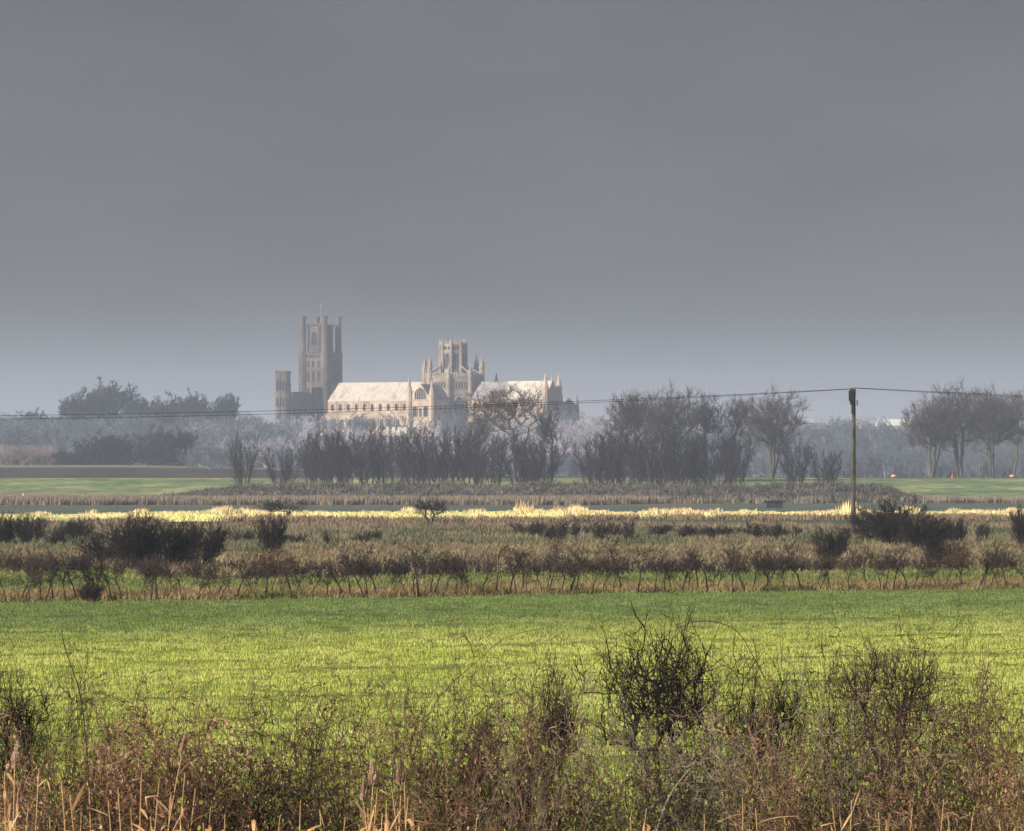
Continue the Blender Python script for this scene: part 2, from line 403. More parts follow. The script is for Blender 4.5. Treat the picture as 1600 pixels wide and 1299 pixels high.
# golden reed tussocks at the far side of the bright meadow, in groups of uneven height
rng = np.random.default_rng(40); gp = []; gz = []
for _ in range(1900):
    u = rng.uniform(-.112, .112); c = .5+.5*math.sin(u*190)*math.sin(u*71+1)+rng.normal(0, .25)
    if rng.random() > .25+.75*c: continue
    d = B[10](u)-rng.exponential(14)
    X = u*d; gp.append((X, d, H(X, d))); x = 800+F*u
    k = .30+.95*max(0, math.sin(u*430+4*math.sin(u*87)))**3*rng.random()+.35*max(0, c)*rng.random()
    if 800 < x < 880 or 1140 < x < 1200: k *= 1.3
    if x < 350: k *= .75
    gz.append(k)
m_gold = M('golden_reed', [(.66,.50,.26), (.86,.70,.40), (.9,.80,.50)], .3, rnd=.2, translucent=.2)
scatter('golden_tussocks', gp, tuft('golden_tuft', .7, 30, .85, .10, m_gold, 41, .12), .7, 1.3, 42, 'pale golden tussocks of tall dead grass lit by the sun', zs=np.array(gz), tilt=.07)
m_yel = M('sun_brightened_meadow_blades', [(.75,.78,.28), (.9,.86,.42)], .3, rnd=.2, translucent=.2)  # blades carry the same painted sunlight as the meadow ground
scatter('meadow_grass', field_points(B[9], B[10], .25, 43, reject=lambda X, y, q: math.sin(X*.19+y*.04)*math.sin(X*.07+1) > .35), tuft('meadow_tuft', .9, 24, .16, .08, m_yel, 44, .4), .6, 1.3, 45, 'pale yellow grass of the meadow, its colour brightened as sunlit')
m_reed = M('reedbed_reeds', [(.19,.15,.11), (.27,.22,.165), (.15,.115,.085)], .2, rnd=.25)
def rb(X, y, r):
    return False
scatter('reedbed', field_points(lambda u: B[12](u)-62+60*smooth((uc(u)-.012)/.014), B[12], .8, 46), tuft('reed_tuft', .8, 30, 1.25, .09, m_reed, 47, .08), .8, 1.2, 48, 'brown reed bed in a long strip at the foot of the flood bank', tilt=.06)
m_bt = M('bank_tussock', [(.060,.062,.045), (.115,.100,.085), (.175,.145,.125)], .15, rnd=.35)
scatter('bank_grass', [p for p in field_points(lambda u: 1064., lambda u: 1120., .55, 49) if p[2] > .15], tuft('bank_tuft', .8, 26, .55, .13, m_bt, 50, .6), .5, 1.5, 51, 'coarse brown grass and bramble on the flood bank', tilt=.3)

# ------------------------------------------------------------------ trees
def seg_mesh(name, segs, mat, tip=False):
    """segs: list of (x0,y0,z0,x1,y1,z1,r0,r1). thick ones as 5-sided, thin ones as 3-sided prisms"""
    A = np.array(segs, dtype=np.float64); p0, p1 = A[:, :3], A[:, 3:6]
    d = p1-p0; d /= (np.linalg.norm(d, axis=1)[:, None]+1e-9)
    h = np.where(np.abs(d[:, 2:3]) < .9, np.array([[0, 0, 1.]]), np.array([[1., 0, 0]]))
    a = np.cross(d, h); a /= np.linalg.norm(a, axis=1)[:, None]; b = np.cross(d, a)
    big = A[:, 6] > np.max(A[:, 6])*.28 if not tip else np.zeros(len(A), bool)
    V = []; Fq = []; off = 0
    for msk, k in ((big, 6), (~big, 3)):
        if not msk.any(): continue
        m_ = msk.sum(); ang = np.arange(k)*2*math.pi/k
        ring = (a[msk][:, None, :]*np.cos(ang)[None, :, None]+b[msk][:, None, :]*np.sin(ang)[None, :, None])
        r0 = A[msk, 6][:, None, None]; r1 = A[msk, 7][:, None, None]
        v = np.concatenate([p0[msk][:, None]+ring*r0, p1[msk][:, None]+ring*r1], 1)
        V.append(v.reshape(-1, 3)); base = off+np.arange(m_)*2*k
        for i in range(k):
            j = (i+1) % k; Fq.append(np.stack([base+i, base+j, base+k+j, base+k+i], 1))
        off += m_*2*k
    return nmesh(name, np.concatenate(V), [np.concatenate(Fq)], mat, smooth=True)

def grow(segs, rnd, p, d, L, r, lev, Q, ends=None):
    n = Q['n'][lev]; wb = Q['wob'][lev]; up = Q['up'][lev]; last = lev >= len(Q['k'])
    sl_ = L/n; tp = Q.get('taper', .75) if not last else .7
    x, y, z = p; dx, dy, dz = d; G = rnd.gauss
    kids = 0 if last else Q['k'][lev]; st = 0 if last else Q['st'][lev]
    nodes = []
    for i in range(n):
        dx += G(0, wb); dy += G(0, wb); dz += G(0, wb)+up
        q = math.sqrt(dx*dx+dy*dy+dz*dz)+1e-9; dx /= q; dy /= q; dz /= q
        x1, y1, z1 = x+dx*sl_, y+dy*sl_, z+dz*sl_
        ra = r*(1-tp*i/n); rb_ = r*(1-tp*(i+1)/n)
        segs[lev].append((x, y, z, x1, y1, z1, ra, rb_)); nodes.append((x, y, z, dx, dy, dz, ra))
        x, y, z = x1, y1, z1
    if ends is not None and lev >= 2: ends.append((x, y, z))
    if last: return
    for c in range(kids):
        t = st+(1-st)*(c+rnd.random())/kids; t = min(t, .999); i = int(t*n); f = t*n-i
        bx, by, bz, ex, ey, ez, ra = nodes[i]
        bx += ex*sl_*f; by += ey*sl_*f; bz += ez*sl_*f
        # perpendicular
        px, py, pz = G(0, 1), G(0, 1), G(0, 1)
        dt = px*ex+py*ey+pz*ez; px -= dt*ex; py -= dt*ey; pz -= dt*ez
        q = math.sqrt(px*px+py*py+pz*pz)+1e-9; an = Q['an'][lev]*rnd.uniform(.6, 1.35); ca, sa = math.cos(an), math.sin(an)/q
        shp = Q['shape'](t) if (lev == Q.get('sl', 0) and 'shape' in Q) else (1-.35*t)
        grow(segs, rnd, (bx, by, bz), (ex*ca+px*sa, ey*ca+py*sa, ez*ca+pz*sa), L*Q['lr'][lev]*shp*rnd.uniform(.7, 1.25),
             max(ra*Q['rr'][lev], Q['rmin']), lev+1, Q, ends)

NAT = {}
def tree_meshes(name, seed, stems, Q, mat_t, mat_c, split=1):
    rnd = random.Random(seed); segs = [[] for _ in range(len(Q['k'])+1)]; ends = []
    for (p, d, L, r) in stems(rnd): grow(segs, rnd, p, d, L, r, 0, Q, ends)
    lo = sum(segs[:split], []); hi = sum(segs[split:], [])
    E = np.array(ends); rr = np.percentile(np.hypot(E[:, 0], E[:, 1]), 93)
    NAT[name+str(seed)] = (np.percentile(E[:, 2], 99.2), 2*rr)
    t_ = seg_mesh(name+'_trunk', lo, mat_t); t_['natural_height'] = float(np.percentile(E[:, 2], 98)); t_['natural_width'] = float(2*rr)
    return t_, seg_mesh(name+'_crown', hi, mat_c, tip=True), ends

def crown_tree(name, seed, h, rx, base, lobes, npts, mat_t, mat_c, trunk_r, twig_l, twig_r, ntw=8, bf=.4, up=.35, stems=1, thr=.30, rmin=None):
    """branches grown to points spread through a lobed crown, each linked to the tree by its cheapest way home"""
    rg = np.random.default_rng(seed); rz = (h-base)/2
    L = []                                   # lobes: centre and radii
    for i in range(lobes):
        a = rg.uniform(0, 6.283); q = rg.uniform(.25, .62)
        L.append((np.array([rx*q*math.cos(a), rx*q*math.sin(a), base+rz*rg.uniform(.75, 1.3)]), np.array([rx, rx, rz])*rg.uniform(.38, .6)))
    L.append((np.array([0, 0, base+rz*1.05]), np.array([rx*.72, rx*.72, rz*.95])))
    if base < 1 and h > 10:                  # crown that comes down to the ground
        for i in range(5):
            a = i*1.257; L.append((np.array([rx*.5*math.cos(a), rx*.5*math.sin(a), base+rz*.42]), np.array([rx*.45, rx*.45, rz*.42])))
    pts = []
    while len(pts) < npts:
        c, R_ = L[rg.integers(len(L))]
        v = rg.normal(0, 1, 3); v /= np.linalg.norm(v); p = c+v*R_*rg.random()**.40
        if p[2] > base*.8 and p[2] > .02*h and p[2] < h*.97: pts.append(p)
    pts = np.array(pts); root = []
    par = []; P_ = np.zeros((npts*3+80, 3)); path = np.zeros(npts*3+80); par = np.full(npts*3+80, -1); n_ = 0
    for s_ in range(stems):
        a = rg.uniform(0, 6.283); x = rg.uniform(0, .10)*rx*(stems > 1); px = np.array([x*math.cos(a), x*math.sin(a), -.03*h]); K = 7; tgt = np.array([rx*.25*(stems > 1)*math.cos(a), rx*.25*(stems > 1)*math.sin(a), base+rz*.5]); prev = -1
        for k in range(K+1):
            P_[n_] = px+(tgt-px)*k/K+rg.normal(0, .006*h, 3)*(k > 0); par[n_] = prev; path[n_] = P_[n_][2]*.6; prev = n_; n_ += 1
    cb = np.array([0, 0, base]); order = np.argsort(np.linalg.norm(pts-cb, axis=1))
    term = []
    for i in order:
        p = pts[i]; d = np.linalg.norm(P_[:n_]-p, axis=1); low = np.maximum(0, P_[:n_, 2]-p[2])
        j = int(np.argmin(d+bf*path[:n_]+.8*low)); q = P_[j]; ln = d[j]
        m1 = q+(p-q)*.36+rg.normal(0, .055*ln, 3)+[0, 0, -.05*ln]; m2 = q+(p-q)*.7+rg.normal(0, .055*ln, 3)+[0, 0, -.03*ln]; prev = j
        for m_ in (m1, m2, p):
            P_[n_] = m_; par[n_] = prev; path[n_] = path[prev]+np.linalg.norm(m_-P_[prev]); prev = n_; n_ += 1
        term.append(prev)
    cnt = np.zeros(n_); kids = np.zeros(n_, int)
    for t in term: cnt[t] += 1
    for i in range(n_-1, -1, -1):
        if par[i] >= 0: cnt[par[i]] += cnt[i]; kids[par[i]] += 1
    rad = trunk_r*(np.maximum(cnt, .6)/cnt.max())**.5; rad = np.maximum(rad, rmin or twig_r*1.15)
    S1 = []; S2 = []
    for i in range(n_):
        j = par[i]
        if j < 0: continue
        sg = (*P_[j], *P_[i], min(rad[j], rad[i]*1.5), rad[i]); (S1 if rad[i] > trunk_r*thr else S2).append(sg)
    c0 = np.array([0, 0, base*.7])
    for t in term:
        p = P_[t]; o_ = (p-c0); o_ = o_/np.linalg.norm(o_)
        for k in range(ntw):
            st_ = p+(P_[par[t]]-p)*rg.random(); d = o_*.9+rg.normal(0, .62, 3)+[0, 0, up]; d /= np.linalg.norm(d)
            l = twig_l*rg.uniform(.5, 1.3); d2 = d+rg.normal(0, .25, 3); e1 = st_+d*l*.5; e2 = e1+d2*l*.5
            S2.append((*st_, *e1, twig_r, twig_r*.85)); S2.append((*e1, *e2, twig_r*.85, twig_r*.4))
            d3 = d+rg.normal(0, .6, 3); e3 = e1+d3*l*.35; S2.append((*e1, *e3, twig_r*.8, twig_r*.35))
            if k % 2: d4 = d2+rg.normal(0, .6, 3); m3 = (e1+e2)/2; e4 = m3+d4*l*.25; S2.append((*m3, *e4, twig_r*.7, twig_r*.35))
    t_ = seg_mesh(name+'_trunk', S1, mat_t); E = np.array([q[3:6] for q in S2])
    t_['natural_height'] = float(np.percentile(E[:, 2], 99)); t_['natural_width'] = float(2*np.percentile(np.hypot(E[:, 0], E[:, 1]), 97))
    return t_, seg_mesh(name+'_crown', S2, mat_c, tip=True)

def make_tree(name, meshes, loc=(0, 0, 0), rz=0, sc=(1, 1, 1), trunk='trunk', crown='crown', **props):
    o = bpy.data.objects.new(name, None); C.objects.link(o); o.location = loc; o.rotation_euler = (0, 0, rz); o.scale = sc
    o.empty_display_size = .2
    for k, v in props.items(): o[k] = v
    ob(trunk, meshes[0], o); ob(crown, meshes[1], o)
    return o

m_bark_d = M('dark_bark', [(.025,.022,.025), (.06,.05,.048)], 2, rnd=.2)
m_twig_p = M('purple_twigs', [(.022,.016,.022), (.05,.036,.042)], .4, rnd=.25)
m_bark_b = M('tall_tree_bark', [(.07,.06,.05), (.12,.10,.085)], 1, rnd=.2)
m_twig_b = M('tall_tree_twigs', [(.055,.044,.044), (.10,.08,.078)], .3, rnd=.2)
m_bark_f = M('far_tree_bark', [(.06,.065,.06), (.10,.10,.09)], .3, rnd=.2)
m_twig_f = M('far_tree_twigs', [(.030,.038,.036), (.055,.062,.055)], .12, rnd=.25)
m_twig_w = M('haze_tinted_wood_twigs', [(.10,.12,.15), (.17,.19,.22)], .1, rnd=.3)  # bluish haze tint mixed into the twig colour
m_twig_l = M('mist_paled_twigs', [(.35,.33,.38), (.52,.48,.54)], .1, rnd=.3)  # lavender paleness is low mist painted into the twig colour

# --- scrubby willows of the river row: many upright stems
def fan(nst, h, r, lean, base=.5):
    def f(rnd):
        L = []
        for i in range(nst):
            a = rnd.uniform(0, 6.283); l = lean*math.sqrt(rnd.random())
            L.append(((base*math.cos(a)*rnd.random(), base*math.sin(a)*rnd.random(), -.05), (math.cos(a)*l, math.sin(a)*l, 1.), h*rnd.uniform(.82, 1.0)*(1-.12*l/max(lean, .01)), r*rnd.uniform(.6, 1.1)))
        return L
    return f
QW = dict(n=[6, 3, 2, 1], wob=[.045, .06, .08, .05], up=[.012, .05, .06, .05], k=[12, 7, 4], st=[.22, .15, .2], an=[.46, .50, .5], lr=[.33, .45, .55], rr=[.5, .55, .6], rmin=.030, shape=lambda t: 1.0-.3*t)
willows = [tree_meshes('willow', 100+i, fan(10, 12.0, .15, .46, 1.4), QW, m_bark_d, m_twig_p) for i in range(5)]
slim_w = [tree_meshes('slim_willow', 120+i, fan(8, 12.0, .14, .30, 1.0), QW, m_bark_d, m_twig_p) for i in range(2)]
rnd = random.Random(5)
def put_tree(name, ms, x, ytop, d, wpx=None, nat=(12.0, 8.0), rz=None, sink=0, z=None, **props):
    p = P(x, d); 
    if z is not None: p.z = z
    nat = (ms[0]['natural_height'], ms[0]['natural_width'])
    h = ztop(ytop, d)-p.z; s = h/nat[0]; sx = s if wpx is None else (wpx*d/F)/nat[1]
    p.z -= sink
    return make_tree(name, ms, p, rnd.uniform(0, 6.28) if rz is None else rz, (sx, sx, s), **props)

ORD = ['leftmost', 'second', 'third', 'fourth', 'fifth', 'sixth', 'seventh', 'eighth', 'ninth', 'tenth', 'eleventh', 'twelfth', 'thirteenth', 'fourteenth', 'fifteenth', 'sixteenth', 'seventeenth', 'eighteenth']
rowx = [(492,684),(510,680),(530,678),(552,676),(575,680),(597,676),(622,679),(645,683),(666,677),(690,674),(712,679),(733,682),(752,676),(770,680),(815,684),(832,680),(848,688)]
for i, (x, y) in enumerate(rowx):
    put_tree('riverside_willow', (willows+slim_w)[i % 7], x, y-3, 1255+rnd.uniform(-30, 45), None,
             label='dark bare many-stemmed willow, %s from the left in the long row below the cathedral' % ORD[i] if i else 'leftmost dark bare willow of the long row below the cathedral', category='tree', group='willows in the long row left of centre')
row2 = [(922,692),(940,681),(958,684),(975,680),(996,683),(1015,686),(1035,684),(1055,682),(1076,686),(1095,690),(1116,680),(1135,684),(1152,684)]
for i, (x, y) in enumerate(row2):
    put_tree('riverside_willow', (willows+slim_w)[(i*3+1) % 7], x, y-3, 1255+rnd.uniform(-30, 45), None,
             label='dark bare many-stemmed willow, %s from the left in the row right of the cathedral' % ORD[i] if i else 'leftmost dark bare willow of the row right of the cathedral', category='tree', group='willows in the row right of centre')
for x, y, wd, k, lb in [(378, 680, 62, 0, 'dark many-stemmed willow standing apart left of the long row'), (438, 702, 62, 1, 'lower open willow with fanned stems between the lone willow and the long row'),
                 (1246, 688, 66, 2, 'rounded bare willow left half of the clump beside the utility pole'), (1288, 706, 56, 3, 'low dark willow bush at the right of the clump beside the utility pole')]:
    put_tree('riverside_willow', willows[k], x, y-3, 1235, wd, (12, 9.5), label=lb, category='tree')

# --- tall open crowned trees
QT = dict(n=[7, 6, 4, 2, 1], wob=[.05, .08, .10, .12, .1], up=[.0, .055, .05, .03, .02], k=[16, 11, 8, 4], st=[.25, .12, .12, .1], an=[.58, .55, .6, .6], lr=[.42, .42, .42, .5], rr=[.5, .5, .55, .6], rmin=.036, shape=lambda t: .62+.5*math.sin(math.pi*min(1, t*1.02)), sl=0)
def single(h, r, lean=.03): return lambda rnd: [((0, 0, -.1), (rnd.uniform(-lean, lean), rnd.uniform(-lean, lean), 1), h, r)]
def forked(h, r, n_=3, sp=.3): 
    def f(rnd):
        a0 = rnd.uniform(0, 6.28)
        return [((.3*math.cos(a0+i*6.28/n_), .3*math.sin(a0+i*6.28/n_), -.1), (sp*math.cos(a0+i*6.28/n_), sp*math.sin(a0+i*6.28/n_), 1), h*rnd.uniform(.85, 1), r*rnd.uniform(.8, 1.1)) for i in range(n_)]
    return f
QT2 = dict(QT, k=[12, 9, 6, 3])
talls = [crown_tree('tall_tree', 200, 23, 8, 9, 7, 210, m_bark_b, m_twig_b, .42, 1.7, .030, 7, .22, .15, 1, .30, .055),
         crown_tree('tall_tree', 201, 23, 6, 8.5, 6, 170, m_bark_b, m_twig_b, .34, 1.7, .030, 7, .22, .3, 2, .30, .055),
         crown_tree('tall_tree', 202, 22, 9, 8, 9, 230, m_bark_b, m_twig_b, .36, 1.6, .030, 7, .22, .15, 2, .30, .055),
         crown_tree('tall_tree', 203, 22, 11, 3.4, 12, 400, m_bark_b, m_twig_b, .40, 1.7, .030, 11, .22, .05, 3, .30, .055)]
nat = (23.0, 15.0)
for x, y, wd, d, k, lb in [
    (806, 604, 140, 1340, 2, 'tall bare tree with open crown in front of the choir of the cathedral'),
    (862, 640, 52, 1345, 1, 'slim leaning bare tree just right of the tall tree before the cathedral'),
    (742, 640, 50, 1350, 1, 'small thin bare tree left of the tall tree before the cathedral'),
    (968, 624, 84, 1350, 1, 'bare tall tree at the left end of the group right of the cathedral'),
    (1004, 612, 92, 1345, 2, 'bare tall tree with dense twigs, second from left in the group right of the cathedral'),
    (1046, 609, 112, 1340, 3, 'broadest and highest bare tree of the group right of the cathedral'),
    (1102, 617, 84, 1350, 0, 'bare open tall tree in the middle of the group right of the cathedral'),
    (1140, 620, 76, 1355, 2, 'bare tall tree right of the middle of the group right of the cathedral'),
    (1206, 614, 112, 1380, 3, 'bare tall tree with wide rounded crown leaning right, left of the utility pole'),
    (1456, 624, 104, 1470, 3, 'wide bare tree with low left limbs, first of the group right of the utility pole'),
    (1500, 605, 140, 1480, 3, 'tallest bare tree of the group right of the utility pole'),
    (1550, 611, 104, 1470, 3, 'straight bare tree in the middle of the group right of the utility pole'),
    (1584, 613, 74, 1510, 2, 'slim straight bare tree near the right edge of the view'),
    (1618, 612, 80, 1500, 2, 'bare tree cut by the right edge of the view')]:
    put_tree('tall_bare_tree', talls[k], x, y, d*1.06, wd*1.12, nat, label=lb, category='tree')

# --- far domed trees
QD = dict(n=[5, 5, 4, 2, 1], wob=[.05, .1, .12, .12, .1], up=[0, .03, .03, .03, .02], k=[11, 9, 6, 4], st=[.12, .15, .1, .1], an=[.95, .65, .7, .7], lr=[.56, .46, .42, .5], rr=[.5, .5, .5, .6], rmin=.075, shape=lambda t: 1.2-.72*t, sl=0)
domes = [crown_tree('domed_tree', 300+i, 18, (11, 10, 9)[i], (.4, .9, .3)[i], 10, 560, m_bark_f, m_twig_f, .5, 1.3, .085, 10, .30, .08, 3, .3, .13) for i in range(3)]
nd = (20.0, 22.0)
for x, y, wd, d, k, lb in [
    (152, 676, 84, 1960, 0, 'dark blue dense domed tree on the slope at the left'),
    (178, 682, 70, 1965, 1, 'right half of the dense domed pair of trees on the left slope'),
    (108, 702, 56, 1955, 2, 'low dark bush at the left foot of the domed tree'),
    (244, 668, 70, 1965, 1, 'bare rounded tree with visible stems right of the dark domed tree'),
    (276, 670, 62, 1970, 0, 'bare rounded tree at the right end of the pair on the left slope'),
    (164, 600, 120, 2720, 0, 'very large hazy domed tree on the skyline at the left'),
    (124, 618, 66, 2700, 1, 'hazy lower tree at the left shoulder of the large skyline tree'),
    (212, 622, 60, 2710, 2, 'hazy lower tree at the right shoulder of the large skyline tree'),
    (262, 618, 62, 2700, 1, 'hazy rounded tree on the skyline between the large tree and the cathedral'),
    (300, 615, 66, 2690, 0, 'hazy wide greenish tree on the skyline left of the cathedral'),
    (352, 615, 46, 2680, 2, 'hazy small round greenish tree on the skyline nearest the cathedral'),
    (326, 632, 60, 2680, 1, 'hazy low tree filling the dip on the skyline left of the cathedral'),
    (60, 640, 50, 2720, 0, 'small hazy tree on the skyline near the left edge')]:
    put_tree('domed_tree', domes[k], x, y, d, wd*1.08, nd, label=lb, category='tree', sink=1)

# --- hazy woods on the slope below and beside the cathedral: reads as masses
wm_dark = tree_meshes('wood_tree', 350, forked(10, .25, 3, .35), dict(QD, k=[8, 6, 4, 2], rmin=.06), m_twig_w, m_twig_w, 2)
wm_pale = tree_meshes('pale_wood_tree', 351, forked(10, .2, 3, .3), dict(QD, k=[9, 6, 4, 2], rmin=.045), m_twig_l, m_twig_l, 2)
def joined(a, name):
    bmx = bpy.data.meshes.new(name)
    vs, fs = [], []
    for me in a[:2]:
        b0 = len(vs); vs += [tuple(v.co) for v in me.vertices]; fs += [tuple(b0+i for i in p.vertices) for p in me.polygons]
    bmx.from_pydata(vs, [], fs); bmx.materials.append(a[0].materials[0]); return bmx
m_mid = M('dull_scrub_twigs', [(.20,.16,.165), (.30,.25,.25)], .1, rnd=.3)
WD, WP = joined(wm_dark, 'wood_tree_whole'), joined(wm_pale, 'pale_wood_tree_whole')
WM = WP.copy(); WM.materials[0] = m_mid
rng = np.random.default_rng(77)
def woodpts(n, xr, dr, ok=lambda x, d: True):
    out_ = []
    while len(out_) < n:
        x = rng.uniform(*xr); d = rng.uniform(*dr)
        if ok(x, d): p = P(x, d); out_.append((p.x, p.y, p.z-.5))
    return out_
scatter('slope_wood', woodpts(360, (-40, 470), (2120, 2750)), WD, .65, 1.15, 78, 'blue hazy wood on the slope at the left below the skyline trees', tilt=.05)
scatter('pale_wood', woodpts(420, (300, 960), (2000, 2860), lambda x, d: not (485 < x < 745 and d > 2480)), WP, .55, 1.0, 79, 'bare wood on the slope below the cathedral, mist put into its pale lavender twigs', tilt=.05)
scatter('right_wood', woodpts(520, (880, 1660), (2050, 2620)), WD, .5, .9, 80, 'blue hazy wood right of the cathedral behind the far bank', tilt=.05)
scatter('town_trees', woodpts(90, (900, 1660), (2930, 3000)), WP, .45, .9, 81, 'bare trees among the houses on the right skyline, mist put into their pale twigs', tilt=.05)
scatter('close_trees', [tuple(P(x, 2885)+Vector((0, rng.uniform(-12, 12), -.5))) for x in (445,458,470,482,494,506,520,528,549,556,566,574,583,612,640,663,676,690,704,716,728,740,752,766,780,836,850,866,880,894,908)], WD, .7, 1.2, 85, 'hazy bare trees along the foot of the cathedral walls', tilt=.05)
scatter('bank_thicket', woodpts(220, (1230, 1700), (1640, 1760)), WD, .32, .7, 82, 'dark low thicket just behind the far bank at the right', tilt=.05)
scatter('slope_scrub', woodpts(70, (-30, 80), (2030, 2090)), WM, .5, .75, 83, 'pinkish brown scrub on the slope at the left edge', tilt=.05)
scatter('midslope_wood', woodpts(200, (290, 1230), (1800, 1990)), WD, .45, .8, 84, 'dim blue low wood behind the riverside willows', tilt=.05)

# ------------------------------------------------------------------ cathedral
EAST = R(-31)
m_st_w = M('weathered_cloud_shaded_stone', [(.085,.068,.057), (.13,.103,.087), (.19,.152,.13)], .18, (1, 1, .6), fine=(1.1, (1, 1, 2), .22), bump=.15)  # darker tower stone, with cloud shade put into its colour as well
m_st_l = M('pale_limestone', [(.33,.24,.17), (.50,.375,.27), (.64,.50,.38)], .14, (1, 1, .6), fine=(.9, (1, 1, 2), .18), bump=.12)
m_st_m = M('buff_limestone', [(.22,.175,.13), (.32,.26,.195), (.42,.345,.27)], .14, (1, 1, .6), fine=(.9, (1, 1, 2), .2), bump=.12)
m_lead = M('pale_lead_roof', [(.50,.44,.37), (.66,.58,.49), (.36,.30,.26)], .16, (1, 1, .5), rough=.6, fine=(1.2, (2, 2, .4), .16))
m_slate = M('streaked_grey_roof', [(.17,.145,.15), (.27,.235,.235), (.42,.365,.34)], .5, (1, 1, .3), rough=.7, fine=(1.5, (2, 2, .4), .3))
m_glass = M('dark_leaded_glass', [(.012,.015,.022), (.03,.035,.045)], 1, rough=.25)
cath = bpy.data.objects.new('cathedral', None); C.objects.link(cath)
CD = 3000.; cz = ztop(697, CD)
cath.location = ((708-800)/F*CD, CD, cz); cath.rotation_euler = (0, 0, EAST)
cath['label'] = 'long medieval stone cathedral with tall west tower and octagon lantern on the hill'; cath['category'] = 'cathedral'

_wc = {}
def window_mesh(wd, h, pointed=True, mull=0, st='l'):
    key = (wd, h, pointed, mull, st)
    if key in _wc: return _wc[key]
    n_ = 8; prof = []
    r_ = wd/2; hs = h-(wd*.85 if pointed else r_)
    def arc(w_, top):
        pts = [(-w_, 0), (-w_, hs)]
        if pointed:
            for i in range(1, n_): 
                t = i/n_; pts.append((-w_*(1-t**1.6), hs+(top-hs)*math.sin(t*math.pi/2)))
            pts.append((0, top))
            for i in range(n_-1, 0, -1):
                t = i/n_; pts.append((w_*(1-t**1.6), hs+(top-hs)*math.sin(t*math.pi/2)))
        else:
            for i in range(1, 2*n_):
                a = math.pi*(1-i/(2*n_)); pts.append((w_*math.cos(a), hs+(top-hs)*math.sin(a)))
        pts += [(w_, hs), (w_, 0)]
        return pts
    t = .22 if wd < 2 else .32
    A = arc(r_, h); Bq = arc(r_+t, h+t); N = len(A); dpt = -.30
    V = [(x, dpt, z) for x, z in A]+[(x, dpt, z-(t if z == 0 else 0)) for x, z in Bq]+[(x, 0, z) for x, z in A]+[(x, 0, z-(t if z == 0 else 0)) for x, z in Bq]+[(x, -.04, z) for x, z in A]
    fs = []; mi = []
    for i in range(N):
        j = (i+1) % N
        fs += [(i, j, N+j, N+i), (N+i, N+j, 3*N+j, 3*N+i), (j, i, 2*N+i, 2*N+j)]; mi += [0]*3
    fs.append(tuple(range(4*N+N-1, 4*N-1, -1))); mi.append(1)
    for m_ in range(mull):
        x = -r_+wd*(m_+1)/(mull+1); b = len(V); q = .09; zt = h*.86 if pointed else h*.9
        V += [(x-q, -.2, 0), (x+q, -.2, 0), (x+q, -.05, 0), (x-q, -.05, 0), (x-q, -.2, zt), (x+q, -.2, zt), (x+q, -.05, zt), (x-q, -.05, zt)]
        fs += [tuple(b+i for i in f) for f in [(0,3,2,1),(4,5,6,7),(0,1,5,4),(1,2,6,5),(2,3,7,6),(3,0,4,7)]]; mi += [0]*6
    me = bpy.data.meshes.new('window'); me.from_pydata(V, [], fs)
    me.materials.append({'l': m_st_l, 'w': m_st_w, 'm': m_st_m}[st]); me.materials.append(m_glass)
    me.polygons.foreach_set('material_index', mi); me.update(); _wc[key] = me
    return me
def win(parent, e, n_, z, wd, h, face='S', ang=None, **k):
    rz = {'S': 0, 'E': R(90), 'W': R(-90), 'N': R(180)}[face] if ang is None else ang
    return ob('window', window_mesh(wd, h, **k), parent, (e, n_, z), (0, 0, rz))
def cren(mb, x0, x1, y0, y1, z, step=1.6, h=.8, t=.5):
    """battlements round a rectangle"""
    for (ax, a0, a1, c) in (('x', x0, x1, y0), ('x', x0, x1, y1), ('y', y0, y1, x0), ('y', y0, y1, x1)):
        n_ = max(2, int((a1-a0)/step)); s = (a1-a0)/n_
        for i in range(n_):
            p0, p1 = a0+i*s+s*.22, a0+(i+1)*s-s*.22
            if ax == 'x': mb.box(p0, p1, c-t/2, c+t/2, z, z+h)
            else: mb.box(c-t/2, c+t/2, p0, p1, z, z+h)

# west tower
T = -79.0
b = MB(); a = 6.7; b.box(T-a, T+a, -a, a, -14, 47.0)
for z in (9, 17, 24, 31.5, 39, 44.5): b.box(T-a-.25, T+a+.25, -a-.25, a+.25, z, z+.5)
cren(b, T-a-.2, T+a+.2, -a-.2, a+.2, 47.0, 1.7, .7)
tower = b.build('west_tower', m_st_w, cath)
bt = MB()
bt.ngon(T, 0, 6.6, 6.4, 47, 61.0, 8)
for z in (48.3, 59.6): bt.ngon(T, 0, 6.85, 6.85, z, z+.5, 8)
for i in range(8):
    for q in (-.25, .25, .75):
        a0 = R(22.5+45*i)+R(45)*(.5+q*.9-.25); 
    th = R(45*i)
    for q in (-1.7, 0, 1.7):
        cx, cy = T+6.2*math.cos(th)-q*math.sin(th), 6.2*math.sin(th)+q*math.cos(th)
        bt.box(cx-.45, cx+.45, cy-.45, cy+.45, 61.0, 62.0)
belf = bt.build('belfry', m_st_w, tower)
for i in range(8):
    th = R(45*i); rr = 6.5*math.cos(R(22.5))+.02
    if i in (5, 6, 7, 0):
        ob('window', window_mesh(2.2, 6.6, True, 1, 'w'), tower, (T+rr*math.cos(th), rr*math.sin(th), 51.3), (0, 0, th+R(90)))
